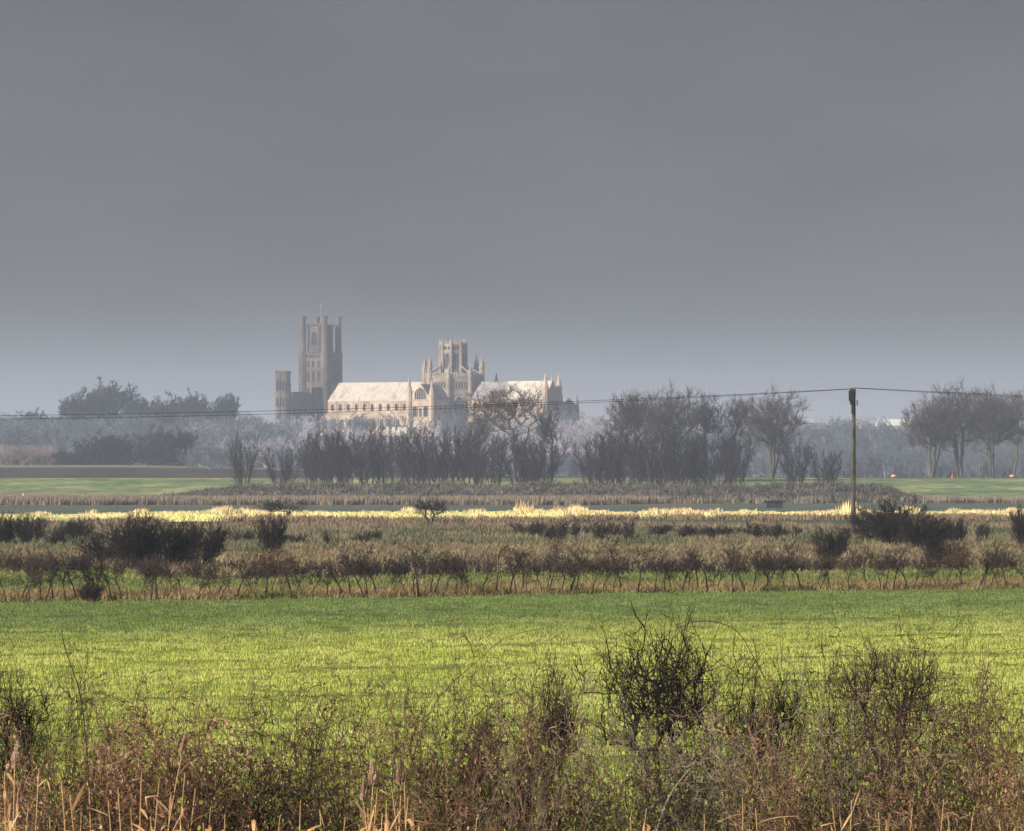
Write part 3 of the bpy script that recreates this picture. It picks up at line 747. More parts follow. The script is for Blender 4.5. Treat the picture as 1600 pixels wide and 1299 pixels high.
for sx in (-1, 1):
    for sy in (-1, 1):
        t = MB(); cx, cy = T+sx*6.5, sy*6.5
        t.ngon(cx, cy, 2.35, 2.1, -14, 47.5, 8); 
        for z in (9, 17, 24, 31.5, 39, 46.5): t.ngon(cx, cy, 2.5, 2.5, z, z+.5, 8)
        t.ngon(cx, cy, 1.75, 1.5, 47.5, 65.2, 8); t.ngon(cx, cy, 1.75, 1.75, 56, 56.4, 8); t.ngon(cx, cy, 1.8, 1.8, 64.6, 65.3, 8)
        for i in range(8):
            th = R(45*i); t.box(cx+1.45*math.cos(th)-.28, cx+1.45*math.cos(th)+.28, cy+1.45*math.sin(th)-.28, cy+1.45*math.sin(th)+.28, 65.3, 66.1)
        t.build('turret', m_st_w, tower)
for z, h, hh in ((32.8, 5.2, 1.1), (25.3, 4.6, 1.1), (18.2, 4.4, .9), (40.2, 3.0, 1.0)):
    for q in (-3.1, 0, 3.1):
        win(tower, T+q, -6.72, z, hh, h, 'S', pointed=False, st='w'); win(tower, T+6.72, q, z, hh, h, 'E', pointed=False, st='w')
for q in (-3.8, -2.3, -.8, .8, 2.3, 3.8): win(tower, T+q, -6.72, 45.0, .6, 1.3, 'S', st='w'); win(tower, T+6.72, q, 45.0, .6, 1.3, 'E', st='w')
fp = MB(); fp.ngon(T, 0, .10, .05, 61, 72.4, 6); fp.box(T-.5, T+.5, -.05, .05, 71.6, 71.8); fp.build('flagpole', m_st_l, tower)

# south-west transept
b = MB(); b.box(-86, -78.9, -26.5, -8.6, -14, 26.6); b.box(-86.2, -78.7, -26.7, -8.6, 18, 18.5); cren(b, -86, -78.9, -26.5, -9, 26.6, 1.6, .8)
b.box(-86.0, -81.6, -27.6, -24.2, -14, 36.2); cren(b, -86.0, -81.6, -27.6, -24.2, 36.2, 1.5, .7)
swt = b.build('south_west_transept', m_st_w, cath)
for cx in (-85.7, -82.2):
    t = MB(); t.ngon(cx, -27.2, 2.5, 2.35, -14, 37.2, 10)
    for z in (10, 18, 26.5, 34, 36.6): t.ngon(cx, -27.2, 2.65, 2.65, z, z+.45, 10)
    for i in range(8):
        th = R(45*i); t.box(cx+2.05*math.cos(th)-.35, cx+2.05*math.cos(th)+.35, -27.2+2.05*math.sin(th)-.35, -27.2+2.05*math.sin(th)+.35, 37.2, 38.0)
    t.build('turret', m_st_w, swt)
    for th, z in ((-95, 28), (-50, 28), (-5, 28), (-95, 20), (-50, 20), (-5, 20), (-70, 11.5)):
        ob('window', window_mesh(.8, 4.4, False, 0, 'w'), swt, (cx+2.36*math.cos(R(th)), -27.2+2.36*math.sin(R(th)), z), (0, 0, R(th+90)))
for q in (-21.5, -18, -14.5, -11.2):
    win(swt, -78.88, q, 20.4, 1.2, 4.0, 'E', pointed=False, st='w'); win(swt, -78.88, q, 12, 1.2, 4.0, 'E', pointed=False, st='w')

# nave
b = MB(); b.box(-72.3, -14, -6.4, 6.4, -14, 22.6); b.box(-72.3, -14, -6.75, 6.75, 21.9, 22.7); b.box(-72.3, -14, -6.6, 6.6, 17.0, 17.4)
nave = b.build('nave_wall', m_st_l, cath)
b = MB(); b.gable(-72.3, -9, -7.0, 7.0, 22.7, 32.2); 
nr = b.build('nave_roof', m_lead, cath)
sb = MB()
for i in range(38):
    e = -71.5+i*1.62
    sb.hexa([(e-.07, -7.05, 22.78), (e+.07, -7.05, 22.78), (e+.07, -.02, 32.28), (e-.07, -.02, 32.28), (e-.07, -7.05, 22.95), (e+.07, -7.05, 22.95), (e+.07, -.02, 32.45), (e-.07, -.02, 32.45)])
sb.build('roof_seam', m_lead, nr, kind='stuff')
b = MB(); b.box(-70, -17.5, -12.6, -6.45, -14, 14.8); b.box(-70, -17.5, -12.85, -12.5, 14.6, 15.3)
b.hexa([(-70,-12.6,14.82),(-17.5,-12.6,14.82),(-17.5,-6.42,17.0),(-70,-6.42,17.0),(-70,-12.6,14.9),(-17.5,-12.6,14.9),(-17.5,-6.42,17.3),(-70,-6.42,17.3)])
aisle = b.build('south_aisle', m_st_l, cath)
bay = (-17.5+70)/11
for i in range(12):
    e = -70+i*bay
    q = MB(); q.box(e-.55, e+.55, -13.3, -12.62, -14, 14.0); q.build('buttress', m_st_l, aisle)
    q = MB(); q.box(e-.4, e+.4, -6.72, -6.42, 17.3, 21.9); q.build('pilaster', m_st_l, nave)
for i in range(11):
    e = -70+(i+.5)*bay
    win(nave, e, -6.42, 17.9, 1.7, 3.4, 'S', pointed=False); win(aisle, e, -12.63, 8.6, 2.3, 5.0, 'S', mull=1); win(aisle, e, -12.63, 2.0, 1.6, 2.6, 'S', pointed=False)

# south transept
b = MB(); b.box(-6.2, 6.2, -31, -11, -14, 22.8); b.gable(-6.2, 6.2, -31.0, -30.2, 22.8, 31.0, 'y'); b.box(-6.5, 6.5, -31.3, -31.0, 22.4, 22.9); b.box(-6.5, 6.5, -31.3, -31.0, 11, 11.4)
b.box(6.2, 11.5, -29.8, -12, -14, 12.4); b.box(-11.5, -6.2, -29.8, -12, -14, 12.4)
st_ = b.build('south_transept', m_st_l, cath)
b = MB(); b.gable(-6.5, 6.5, -30.15, -9, 22.85, 30.6, 'y'); b.build('transept_roof', m_slate, st_)
for cx, zt in ((-6.6, 31.0), (6.6, 29.0)):
    t = MB(); t.ngon(cx, -31, 1.75, 1.6, -14, zt-4, 8); t.ngon(cx, -31, 1.85, 1.85, zt-4.2, zt-3.7, 8); t.cone(cx, -31, 1.5, zt-3.7, zt+4.2); t.build('turret', m_st_l, st_)
ob('window', window_mesh(6.4, 5.6, False, 5, 'l'), st_, (0, -31.02, 22.9-.3), (0, 0, 0)).location.z = 22.95
for q in (-3.2, 3.2):
    win(st_, q, -31.02, 14.4, 2.5, 5.2, 'S', pointed=False); win(st_, q, -31.02, 5.0, 2.2, 4.4, 'S', pointed=False)
win(st_, 0, -31.02, 14.4, 1.0, 4.2, 'S', pointed=False)
for q in (-27, -22.5, -18, -14):
    win(st_, 6.22, q, 16.0, 1.6, 4.0, 'E', pointed=False); win(st_, 11.52, q, 5.5, 1.6, 4.0, 'E', pointed=False)
# north transept (its far turrets show over the roof)
b = MB(); b.box(-6.2, 6.2, 11, 31, -14, 22.8)
nt_ = b.build('north_transept', m_st_m, cath)
b = MB(); b.gable(-6.5, 6.5, 9, 31, 22.85, 31, 'y'); b.build('transept_roof', m_slate, nt_)
for cx in (-6.6, 6.6):
    t = MB(); t.ngon(cx, 31, 1.7, 1.5, -14, 30, 8); t.cone(cx, 31, 1.5, 30, 37.5); t.build('turret', m_st_m, nt_)

# octagon and lantern
RO = 14.3
b = MB(); b.ngon(0, 0, RO, RO, -14, 35.0, 8); b.ngon(0, 0, RO+.3, RO+.3, 34.2, 35.0, 8); b.ngon(0, 0, RO+.3, RO+.3, 25.6, 26.1, 8)
octo = b.build('octagon', m_st_m, cath)
for i in range(8):
    th = R(45*i); rr = RO*math.cos(R(22.5))
    q = MB()
    for k in range(-4, 5):
        s = k*1.15; cx, cy = rr*math.cos(th)-s*math.sin(th), rr*math.sin(th)+s*math.cos(th); q.box(cx-.3, cx+.3, cy-.3, cy+.3, 35.0, 36.4)
    q.build('parapet', m_st_m, octo)
    if i in (5, 6, 7, 0):
        for s in (-3.0, -1.5, 0, 1.5, 3.0):
            ob('window', window_mesh(.85, 3.4, True, 0, 'm'), octo, (rr*math.cos(th)-s*math.sin(th)+.02*math.cos(th), rr*math.sin(th)+s*math.cos(th)+.02*math.sin(th), 28.6), (0, 0, th+R(90)))
        if i in (5, 7):
            ob('window', window_mesh(5.2, 9.5, True, 3, 'm'), octo, ((rr+.02)*math.cos(th), (rr+.02)*math.sin(th), 14.8), (0, 0, th+R(90)))
for i in range(8):
    th = R(22.5+45*i); cx, cy = (RO+.2)*math.cos(th), (RO+.2)*math.sin(th)
    tall = i in (0, 1, 4, 5); t = MB()
    zt = 39.4 if tall else 36.5
    t.ngon(cx, cy, 1.55 if tall else 1.1, 1.35 if tall else .9, -14, zt, 8)
    for z in (26, 33.2, zt-.5): t.ngon(cx, cy, 1.7 if tall else 1.25, 1.7 if tall else 1.25, z, z+.45, 8)
    if tall:
        for k in range(4):
            a1 = R(45+90*k); t.cone(cx+1.0*math.cos(a1), cy+1.0*math.sin(a1), .42, zt, zt+4.0, 6)
        t.cone(cx, cy, .95, zt, zt+7.0)
    else: t.cone(cx, cy, .8, zt, zt+5.2)
    t.build('pinnacle', m_st_m, octo)
b = MB(); b.ngon(0, 0, 13.4, 6.4, 34.8, 36.8, 8); b.build('octagon_roof', m_lead, octo)
RL = 6.5
b = MB(); b.ngon(0, 0, RL-.5, RL-.5, 35, 50.5, 8); b.ngon(0, 0, RL+.1, RL+.1, 35, 38.2, 8); b.ngon(0, 0, RL+.1, RL+.1, 46.6, 48.0, 8); b.ngon(0, 0, RL, RL, 50.0, 51.0, 8)
lant = b.build('lantern', m_st_m, cath)
for i in range(8):
    th = R(45*i); rr = (RL-.5)*math.cos(R(22.5))+.02; rf = RL*math.cos(R(22.5))
    ob('window', window_mesh(3.4, 7.6, True, 2, 'm'), lant, (rr*math.cos(th), rr*math.sin(th), 38.6), (0, 0, th+R(90)))
    for s in (-1.2, 1.2):
        ob('window', window_mesh(1.3, 1.9, True, 0, 'm'), lant, (rr*math.cos(th)-s*math.sin(th), rr*math.sin(th)+s*math.cos(th), 48.1), (0, 0, th+R(90)))
    q = MB()
    for s in (-1.8, -.6, .6, 1.8):
        cx, cy = (rf-.2)*math.cos(th)-s*math.sin(th), (rf-.2)*math.sin(th)+s*math.cos(th); q.box(cx-.25, cx+.25, cy-.25, cy+.25, 51.0, 52.3)
    q.ngon(rf*math.cos(th), rf*math.sin(th), .1, .1, 51, 51.3, 4)
    q.build('parapet', m_st_m, lant)
    th2 = th+R(22.5); cx, cy = (RL+.1)*math.cos(th2), (RL+.1)*math.sin(th2)
    t = MB(); t.ngon(cx, cy, .75, .62, 34, 52.6, 6)
    for z in (38, 43, 46.8, 50.4): t.ngon(cx, cy, .9, .9, z, z+.4, 6)
    t.cone(cx, cy, .6, 52.6, 53.9, 6); t.build('corner_buttress', m_st_m, lant)
    # raking strut from the octagon corner up to the lantern
    dx, dy = math.cos(th2), math.sin(th2); px, py = -dy*.18, dx*.18; r0, r1 = RO-.4, RL+.4; t = MB()
    t.hexa([(r0*dx-px, r0*dy-py, 36.0), (r0*dx+px, r0*dy+py, 36.0), (r1*dx+px, r1*dy+py, 39.6), (r1*dx-px, r1*dy-py, 39.6),
            (r0*dx-px, r0*dy-py, 36.6), (r0*dx+px, r0*dy+py, 36.6), (r1*dx+px, r1*dy+py, 40.3), (r1*dx-px, r1*dy-py, 40.3)])
    t.build('flying_buttress', m_st_m, lant)

# presbytery
b = MB(); b.box(14, 58, -6.2, 6.2, -14, 23.0); b.box(13.5, 58, -6.5, 6.5, 22.3, 23.1); b.gable(57.2, 58.0, -6.2, 6.2, 23.0, 33.0)
pres = b.build('presbytery', m_st_l, cath)
b = MB(); b.gable(11, 32.5, -6.8, 6.8, 23.1, 32.0); b.build('choir_roof', m_slate, pres)
b = MB(); b.gable(32.52, 57.1, -6.8, 6.8, 23.1, 32.2); pr = b.build('presbytery_roof', m_lead, pres)
b = MB(); b.box(14, 55, -12.4, -6.3, -14, 13.8); b.box(14, 55, -12.7, -12.35, 13.6, 14.4)
b.hexa([(14,-12.4,13.82),(55,-12.4,13.82),(55,-6.22,16.4),(14,-6.22,16.4),(14,-12.4,13.95),(55,-12.4,13.95),(55,-6.22,16.6),(14,-6.22,16.6)])
ca = b.build('choir_aisle', m_st_l, cath)
bay = 41/7.
for i in range(8):
    e = 14+i*bay
    q = MB(); q.box(e-.6, e+.6, -14.0, -12.42, -14, 12.6); q.box(e-.5, e+.5, -13.2, -12.42, 12.6, 16.6); q.cone(e, -12.8, .6, 16.6, 20.2, 4); q.build('buttress', m_st_l, ca)
    q = MB(); q.hexa([(e-.3,-12.4,15.6),(e+.3,-12.4,15.6),(e+.3,-6.2,19.6),(e-.3,-6.2,19.6),(e-.3,-12.4,16.4),(e+.3,-12.4,16.4),(e+.3,-6.2,20.6),(e-.3,-6.2,20.6)]); q.build('flying_buttress', m_st_l, ca)
for i in range(7):
    e = 14+(i+.5)*bay
    win(pres, e, -6.22, 17.0, 3.2, 4.6, 'S', mull=2); win(ca, e, -12.43, 5.5, 3.2, 6.6, 'S', mull=2)
for q in (-3.4, 0, 3.4): win(pres, 58.02, q, 4, 2.0, 12.5, 'E')
for q in (-3.6, -1.8, 0, 1.8, 3.6): win(pres, 58.02, q, 18.4, 1.1, 4.6, 'E')
for q, zt in ((-6.6, 31.0), (6.6, 31.0)):
    t = MB(); t.ngon(57.6, q, 1.7, 1.5, -14, zt-1.5, 8); t.ngon(57.6, q, 1.75, 1.75, 22.5, 23, 8); t.ngon(57.6, q, 1.75, 1.75, zt-1.8, zt-1.4, 8); t.cone(57.6, q, 1.35, zt-1.4, zt+5.4); t.build('turret', m_st_l, pres)
for q in (-12.4, 12.4):
    t = MB(); t.ngon(56, q, 1.3, 1.1, -14, 18.5, 8); t.cone(56, q, 1.1, 18.5, 23.5); t.build('turret', m_st_l, pres)
t = MB(); t.cone(57.6, 0, .45, 32.8, 35.6, 6); t.build('finial', m_st_l, pres)
# lady chapel
b = MB(); b.box(20, 50.5, 20.5, 36, -14, 20.0); b.gable(19.8, 50.6, 20.2, 36.3, 20.0, 24.0)
lc = b.build('lady_chapel', m_st_m, cath)
win(lc, 50.52, 28.2, 5, 8.5, 12.5, 'E', mull=5, st='m')
for e, q, zt in ((50.5, 20.5, 24.5), (50.5, 36, 22.5), (40, 20.5, 20.5), (30, 20.5, 20.5)):
    t = MB(); t.box(e-1.1, e+1.1, q-1.1, q+1.1, -14, zt-3); t.ngon(e, q, 1.2, 1.0, zt-3, zt, 8); t.cone(e, q, 1.0, zt, zt+4.2); t.build('pinnacle', m_st_m, lc)

# ------------------------------------------------------------------ houses of the town
m_wh = M('white_render', [(.66,.63,.57), (.78,.75,.68)], .3); m_br = M('buff_brick', [(.34,.25,.19), (.44,.33,.25)], .5)
m_rt = M('slate_tiles', [(.12,.11,.12), (.19,.17,.17)], .5); m_rp = M('pale_metal_roof', [(.66,.65,.62), (.76,.75,.72)], .3)
m_pane = M('window_pane', [(.04,.05,.06), (.07,.08,.09)], 1, rough=.2)
def house(x, ytop, d, L, W, wall_h, roof_h, mw, mr, rz, label, chim=1, wn=4, name='house'):
    p = P(x, d); zb = ztop(ytop, d)-wall_h-roof_h
    o = bpy.data.objects.new(name, None); C.objects.link(o); o.location = (p.x, d, zb); o.rotation_euler = (0, 0, R(rz)); o['label'] = label; o['category'] = 'house' if name == 'house' else 'building'
    if name == 'house': o['group'] = 'houses on the hill'
    b = MB(); b.box(-L/2, L/2, -W/2, W/2, min(-1, p.z-zb-2), wall_h); b.gable(-L/2, -L/2+.3, -W/2, W/2, wall_h, wall_h+roof_h-.1); b.gable(L/2-.3, L/2, -W/2, W/2, wall_h, wall_h+roof_h-.1); b.build('wall', mw, o)
    b = MB(); b.gable(-L/2-.3, L/2+.3, -W/2-.4, W/2+.4, wall_h+.02, wall_h+roof_h); r_ = b.build('roof', mr, o)
    for i in range(chim):
        b = MB(); cx = -L/2+1+i*(L-2); b.box(cx-.45, cx+.45, -.5, .5, wall_h+roof_h-1.2, wall_h+roof_h+1.4); b.ngon(cx-.1, 0, .16, .14, wall_h+roof_h+1.4, wall_h+roof_h+1.9, 6); b.build('chimney', m_br, r_)
    b = MB(); b.box(-.5, .5, -.06, 0, 0, 1.3); wm_ = b.mesh('window', m_pane)
    for i in range(wn):
        for z in ((1, 3.7) if wall_h > 4.6 else (1,)):
            ob('window', wm_, o, (-L/2+(i+.5)*L/wn, -W/2-.01, z))
        if i < 2: ob('window', wm_, o, (L/2+.01, -W/4+i*W/2, 1), (0, 0, R(90)))
    return o
house(6, 656, 2860, 9, 8, 5.2, 4.4, m_wh, m_rt, 40, 'cream gabled house at the left edge of the view among trees')
house(22, 660, 2850, 8, 7, 5.0, 4.6, m_wh, m_rt, 60, 'cream gabled house with pointed gable, right of the edge house', 1)
house(60, 666, 2840, 14, 7, 3.4, 2.8, m_br, m_rt, 5, 'long low house with dark roof among the trees at the left', 1)
house(928, 656, 2930, 9, 7, 5.0, 3.8, m_wh, m_rt, 70, 'small white gabled house just right of the cathedral')
house(948, 655, 2940, 10, 8, 5.4, 3.6, m_wh, m_rt, -20, 'white house with chimney behind the left tall tree', 1)
house(1003, 662, 2930, 9, 7, 4.8, 4.0, m_wh, m_rt, 60, 'pale gabled house seen through the second tall tree')
house(1064, 655, 2930, 12, 7, 5.0, 3.6, m_wh, m_rt, 10, 'white house seen between the tall trees of the middle group', 2)
house(1266, 661, 2900, 15, 8, 3.6, 3.2, m_wh, m_rt, 0, 'long white house with dark roof left of the utility pole', 2, 5)
house(1290, 664, 2910, 8, 7, 3.6, 3.2, m_wh, m_rt, 40, 'small white house at the right end of the long white one', 1)
house(1312, 668, 2890, 9, 7, 4.6, 3.4, m_wh, m_rt, 60, 'small pale gabled house just left of the utility pole', 1)
house(1398, 655, 2910, 17, 11, 5.6, 3.4, m_br, m_rp, 3, 'long building with a bright pale roof right of the utility pole', 1, 6, 'long_building')
house(1384, 664, 2880, 6, 6, 4.4, 3.6, m_wh, m_rt, 80, 'small white gabled house below the left end of the bright roof', 0)
house(1392, 664, 2870, 6, 6, 4.4, 3.8, m_wh, m_rt, 80, 'small white gabled house below the middle of the bright roof', 0)
for i, x in enumerate((606, 615, 624, 633)):
    house(x, 661.5, 2870, 5, 1.5, 2.0, 1.7, m_wh, m_rt, 90, ['first', 'second', 'third', 'last'][i]+' from the left of four small white gables below the nave', 0, 1)
house(1440, 662, 2900, 12, 8, 5, 3.6, m_br, m_rt, 20, 'brick house partly hidden behind the wide tree at the right', 1)

# ------------------------------------------------------------------ power line
PD = 475.; m_pole = M('weathered_pole_wood', [(.035,.030,.024), (.085,.072,.056), (.16,.14,.11)], 3, (1, 1, .25), fine=(9, (2, 2, .5), .4))
m_iron = M('dark_ironwork', [(.012,.012,.014), (.03,.03,.03)], 4, rough=.6)
pp = P(1333, PD); pz = ztop(608, PD)-pp.z
pole = bpy.data.objects.new('utility_pole', None); C.objects.link(pole); pole.location = pp; pole['label'] = 'weathered wooden utility pole with dark head fittings standing in the rough grass'; pole['category'] = 'utility pole'
pole.rotation_euler = (0, R(.35), 0)
b = MB()
for i in range(12): b.ngon(0, 0, .205-.006*i, .205-.006*(i+1), pz*i/12-(.4 if i == 0 else 0), pz*(i+1)/12, 10)
b.build('pole_shaft', m_pole, pole)
b = MB(); b.box(-.09, .09, -1.15, 1.15, pz-.42, pz-.26); b.build('crossarm', m_iron, pole)
b = MB(); b.box(-.43, .03, -.50, -.16, pz-.95, pz-.12); b.ngon(-.2, -.33, .12, .10, pz-.12, pz+.05, 8); b.box(-.33, -.05, -.40, -.2, pz-1.25, pz-.95); b.build('switch_box', m_iron, pole)
b = MB(); b.ngon(-.16, -.3, .07, .07, pz-2.0, pz-1.2, 6); b.ngon(.25, -.2, .05, .05, pz-1.3, pz-.9, 6); b.build('cable_gland', m_iron, pole)
for y_ in (-1.0, 1.0):
    b = MB(); b.ngon(0, y_, .07, .1, pz-.26, pz-.12, 8); b.ngon(0, y_, .1, .06, pz-.12, pz-.0, 8); b.build('insulator', M('brown_porcelain', [(.05,.02,.015), (.08,.03,.02)], 4, rough=.3) if y_ < 0 else bpy.data.materials['brown_porcelain'], pole)
def wire(t_end, a_, b_, y0, name, label, off):
    V = []; x0 = 1333; K = 120; sgn = -1 if t_end < 0 else 1
    segs = []; pr_ = None
    for i in range(K+1):
        t = abs(t_end)*i/K; x = x0+sgn*t; y = y0+a_*t-b_*t*t; d = PD+off
        q = ((x-800)/F*d, d, ztop(y, d))
        if pr_: segs.append((*pr_, *q, .020, .020))
        pr_ = q
    ob(name, seg_mesh(name, segs, m_iron, True), label=label, category='wire', group='overhead wires')
wire(-3330, .0525, .0000158, 607.5, 'overhead_wire', 'upper of the two long wires running left from the utility pole', 1.0)
wire(-3330, .0590, .0000177, 608.0, 'overhead_wire', 'lower of the two long wires running left from the utility pole', -1.0)
wire(3000, .0500, .0000158, 606.0, 'overhead_wire', 'upper of the two short wires running right from the utility pole', 1.0)
wire(3000, .0590, .0000185, 606.5, 'overhead_wire', 'lower of the two short wires running right from the utility pole', -1.0)

# ------------------------------------------------------------------ shelter, posts, barrels
m_dw = M('dark_creosote', [(.03,.028,.03), (.06,.052,.05)], 2)
sh = bpy.data.objects.new('pump_hut', None); C.objects.link(sh); sp_ = P(1210, 905); sh.location = sp_; sh['label'] = 'small dark hut with overhanging flat roof at the foot of the flood bank'; sh['category'] = 'hut'
hz_ = ztop(783, 905)-sp_.z
b = MB(); b.box(-1.2, 1.2, -.8, .8, 0, hz_-.18); b.build('wall', m_dw, sh)
b = MB(); b.hexa([(-1.55,-1.05,hz_-.17),(1.55,-1.05,hz_-.17),(1.55,1.05,hz_-.12),(-1.55,1.05,hz_-.12),(-1.55,-1.05,hz_-.03),(1.55,-1.05,hz_-.03),(1.55,1.05,hz_+.06),(-1.55,1.05,hz_+.06)]); b.build('roof', m_iron, sh)
for k in range(11):
    b = MB(); x = -1.15+k*.23; b.box(x-.09, x+.09, -.86, -.802, .04, hz_-.22); b.build('board', m_dw, sh)
m_wp = M('white_post', [(.6,.58,.5), (.75,.72,.62)], 2)
for x, y, lb in ((13, 774, 'leftmost of the three small white marker posts on the far river bank'), (36, 771, 'middle of the three small white marker posts on the far river bank'), (129, 774, 'rightmost and brightest of the three white marker posts at left')):
    p = P(x, 1090); b = MB(); h = ztop(y, 1090)-p.z; b.box(-.13, .13, -.08, .08, -.2, h-.12); b.hexa([(-.13,-.08,h-.12),(.13,-.08,h-.12),(.13,.08,h-.12),(-.13,.08,h-.12),(-.05,-.03,h),(.05,-.03,h),(.05,.03,h),(-.05,.03,h)])
    b.build('marker_post', m_wp, loc=p, label=lb, category='post')
m_red = M('faded_red', [(.45,.09,.07), (.62,.16,.12)], 1); m_redw = M('pale_band', [(.6,.5,.48), (.7,.62,.6)], 1)
for x, lb in ((1397, 'small red and pale float on the far bank right of the utility pole'), (1582, 'small red and pale float on the far bank near the right edge')):
    p = P(x, 1512); o = bpy.data.objects.new('river_buoy', None); C.objects.link(o); o.location = p; o['label'] = lb; o['category'] = 'buoy'
    b = MB()
    for i in range(6):
        a0, a1 = math.pi*i/6-math.pi/2, math.pi*(i+1)/6-math.pi/2
        b.ngon(0, 0, max(.02, .68*math.cos(a0)), max(.02, .68*math.cos(a1)), .35+.5*math.sin(a0)+.15, .35+.5*math.sin(a1)+.15, 12)
    b.build('float', m_red, o)
    b = MB(); b.ngon(0, 0, .72, .72, .42, .66, 12); b.build('band', m_redw, o)
p = P(1488, 1512); o = bpy.data.objects.new('warning_post', None); C.objects.link(o); o.location = p; o['label'] = 'thin red tapered marker on the far bank below the group of tall trees'; o['category'] = 'marker'
b = MB(); b.ngon(0, 0, .34, .06, .05, 1.15, 10); b.build('cone', m_red, o); b = MB(); b.box(-.4, .4, -.4, .4, -.05, .05); b.build('base', m_red, o)
b = MB(); b.ngon(0, 0, .045, .04, 1.15, 2.0, 6); b.build('mast', m_red, o)

# ------------------------------------------------------------------ hedge and middle-distance bushes
m_hb = M('hawthorn_bark', [(.035,.028,.022), (.085,.07,.055)], 4, rnd=.25)
m_ht = M('hawthorn_twigs', [(.03,.022,.02), (.075,.052,.045)], 1.2, rnd=.3)
m_hr = M('reddish_hawthorn_twigs', [(.055,.030,.025), (.11,.06,.048)], 1.2, rnd=.25)
m_db = M('blackthorn_twigs', [(.012,.010,.010), (.042,.032,.029)], 1.0, rnd=.25)
QH = dict(n=[5, 5, 4, 2], wob=[.16, .2, .22, .25], up=[.02, .03, .05, .04], k=[11, 6, 4], st=[.38, .2, .15], an=[.75, .75, .75], lr=[.42, .50, .5], rr=[.55, .55, .6], rmin=.0085, shape=lambda t: 1.25-.5*t)
def crook(rnd):
    L = []
    for i in range(rnd.choice((1, 1, 2))):
        L.append(((rnd.uniform(-.1, .1), rnd.uniform(-.1, .1), -.05), (rnd.uniform(-.22, .22), rnd.uniform(-.2, .2), 1), 1.75, .036))
    return L
hp = [tree_meshes('hedge_hawthorn', 400+i, crook, QH, m_hb, m_ht if i % 4 else m_hr, 1) for i in range(7)]
rnd = random.Random(9); x = -50
while x < 1660:
    d = B[2]((x-800)/F)+2.0+rnd.uniform(-.6, .6); p = P(x, d); s = rnd.uniform(.62, 1.14)
    if 90 < x < 350: s *= .85
    if x < 100 or 270 < x < 330: s *= .85
    make_tree('hedge_hawthorn', hp[rnd.randrange(7)], p, rnd.uniform(0, 6.28), (s*rnd.uniform(.9, 1.2), s, s*rnd.uniform(.88, 1.08)), label='bare crooked hawthorn of the field hedge '+[z_ for q_, z_ in ((100, 'near the left edge'), (180, 'beside the small black bush at its foot'), (345, 'below the large black bush'), (480, 'below the upright dark bush left of centre'), (640, 'left of the lone thorn tree'), (800, 'below the cathedral choir'), (985, 'below the thorn thicket right of centre'), (1180, 'behind the black foreground hawthorn'), (1330, 'left of the utility pole foot'), (1480, 'below the black thicket by the pole'), (9999, 'near the right edge')) if x < q_][0], category='hedge plant', group='hawthorns of the hedge')
    x += rnd.choice((4, 7, 11, 15, 19, 24))+rnd.uniform(0, 5)
QB = dict(n=[5, 4, 3, 1], wob=[.1, .14, .16, .1], up=[.03, .05, .06, .05], k=[12, 8, 4], st=[.06, .12, .15], an=[.55, .6, .6], lr=[.45, .45, .5], rr=[.5, .55, .6], rmin=.0125, shape=lambda t: 1.3-.6*t)
bushes = [tree_meshes('dark_bush', 450+i, fan(17, 2.8, .035, .85, .7), QB, m_db, m_db) for i in range(3)]
loose = [tree_meshes('loose_bush', 460+i, fan(10, 2.0, .03, .6, .4), dict(QB, k=[10, 6, 3]), m_db, m_db) for i in range(3)]
nb_ = (2.95, 3.6); nl = (2.2, 2.4)
for x, y, wd, yb, k, lb in [
    (212, 808, 110, 893, 0, 'large black bare bush at left standing behind the hedge, its left part'),
    (262, 818, 120, 893, 1, 'large black bare bush at left behind the hedge, its middle and darkest part'),
    (312, 822, 90, 890, 2, 'right-hand lobe of the large black bush behind the hedge'),
    (165, 842, 80, 885, 1, 'low spreading left fringe of the large black bush behind the hedge'),
    (50, 806, 56, 855, 2, 'dark upright bush near the left edge with pointed stems'),
    (6, 806, 50, 855, 0, 'dark bush cut by the left edge of the view'),
    (122, 812, 50, 850, 1, 'dark narrow bush between the left edge and the large black bush'),
    (422, 808, 56, 868, 2, 'upright dark bush below the round thorn tree'),
    (1402, 786, 120, 856, 0, 'biggest black thicket right of the utility pole'),
    (1372, 800, 90, 850, 1, 'left shoulder of the black thicket right of the utility pole'),
    (1440, 812, 90, 862, 2, 'right shoulder of the black thicket right of the utility pole'),
    (1466, 842, 60, 885, 1, 'dark bush leaning over the hedge below the black thicket'),
    (1298, 828, 60, 882, 2, 'dark spiky bush behind the hedge left of the utility pole foot'),
    (1600, 794, 44, 856, 0, 'dark bush cut by the right edge of the view'),
    (142, 912, 44, 943, 1, 'small black bush in a gap at the foot of the hedge at left')]:
    d = min(CAMZ*F/(yb-745), 640); put_tree('blackthorn_bush', bushes[k], x, y-2, d, wd, nb_, trunk='stems', crown='twigs', label=lb, category='bush')
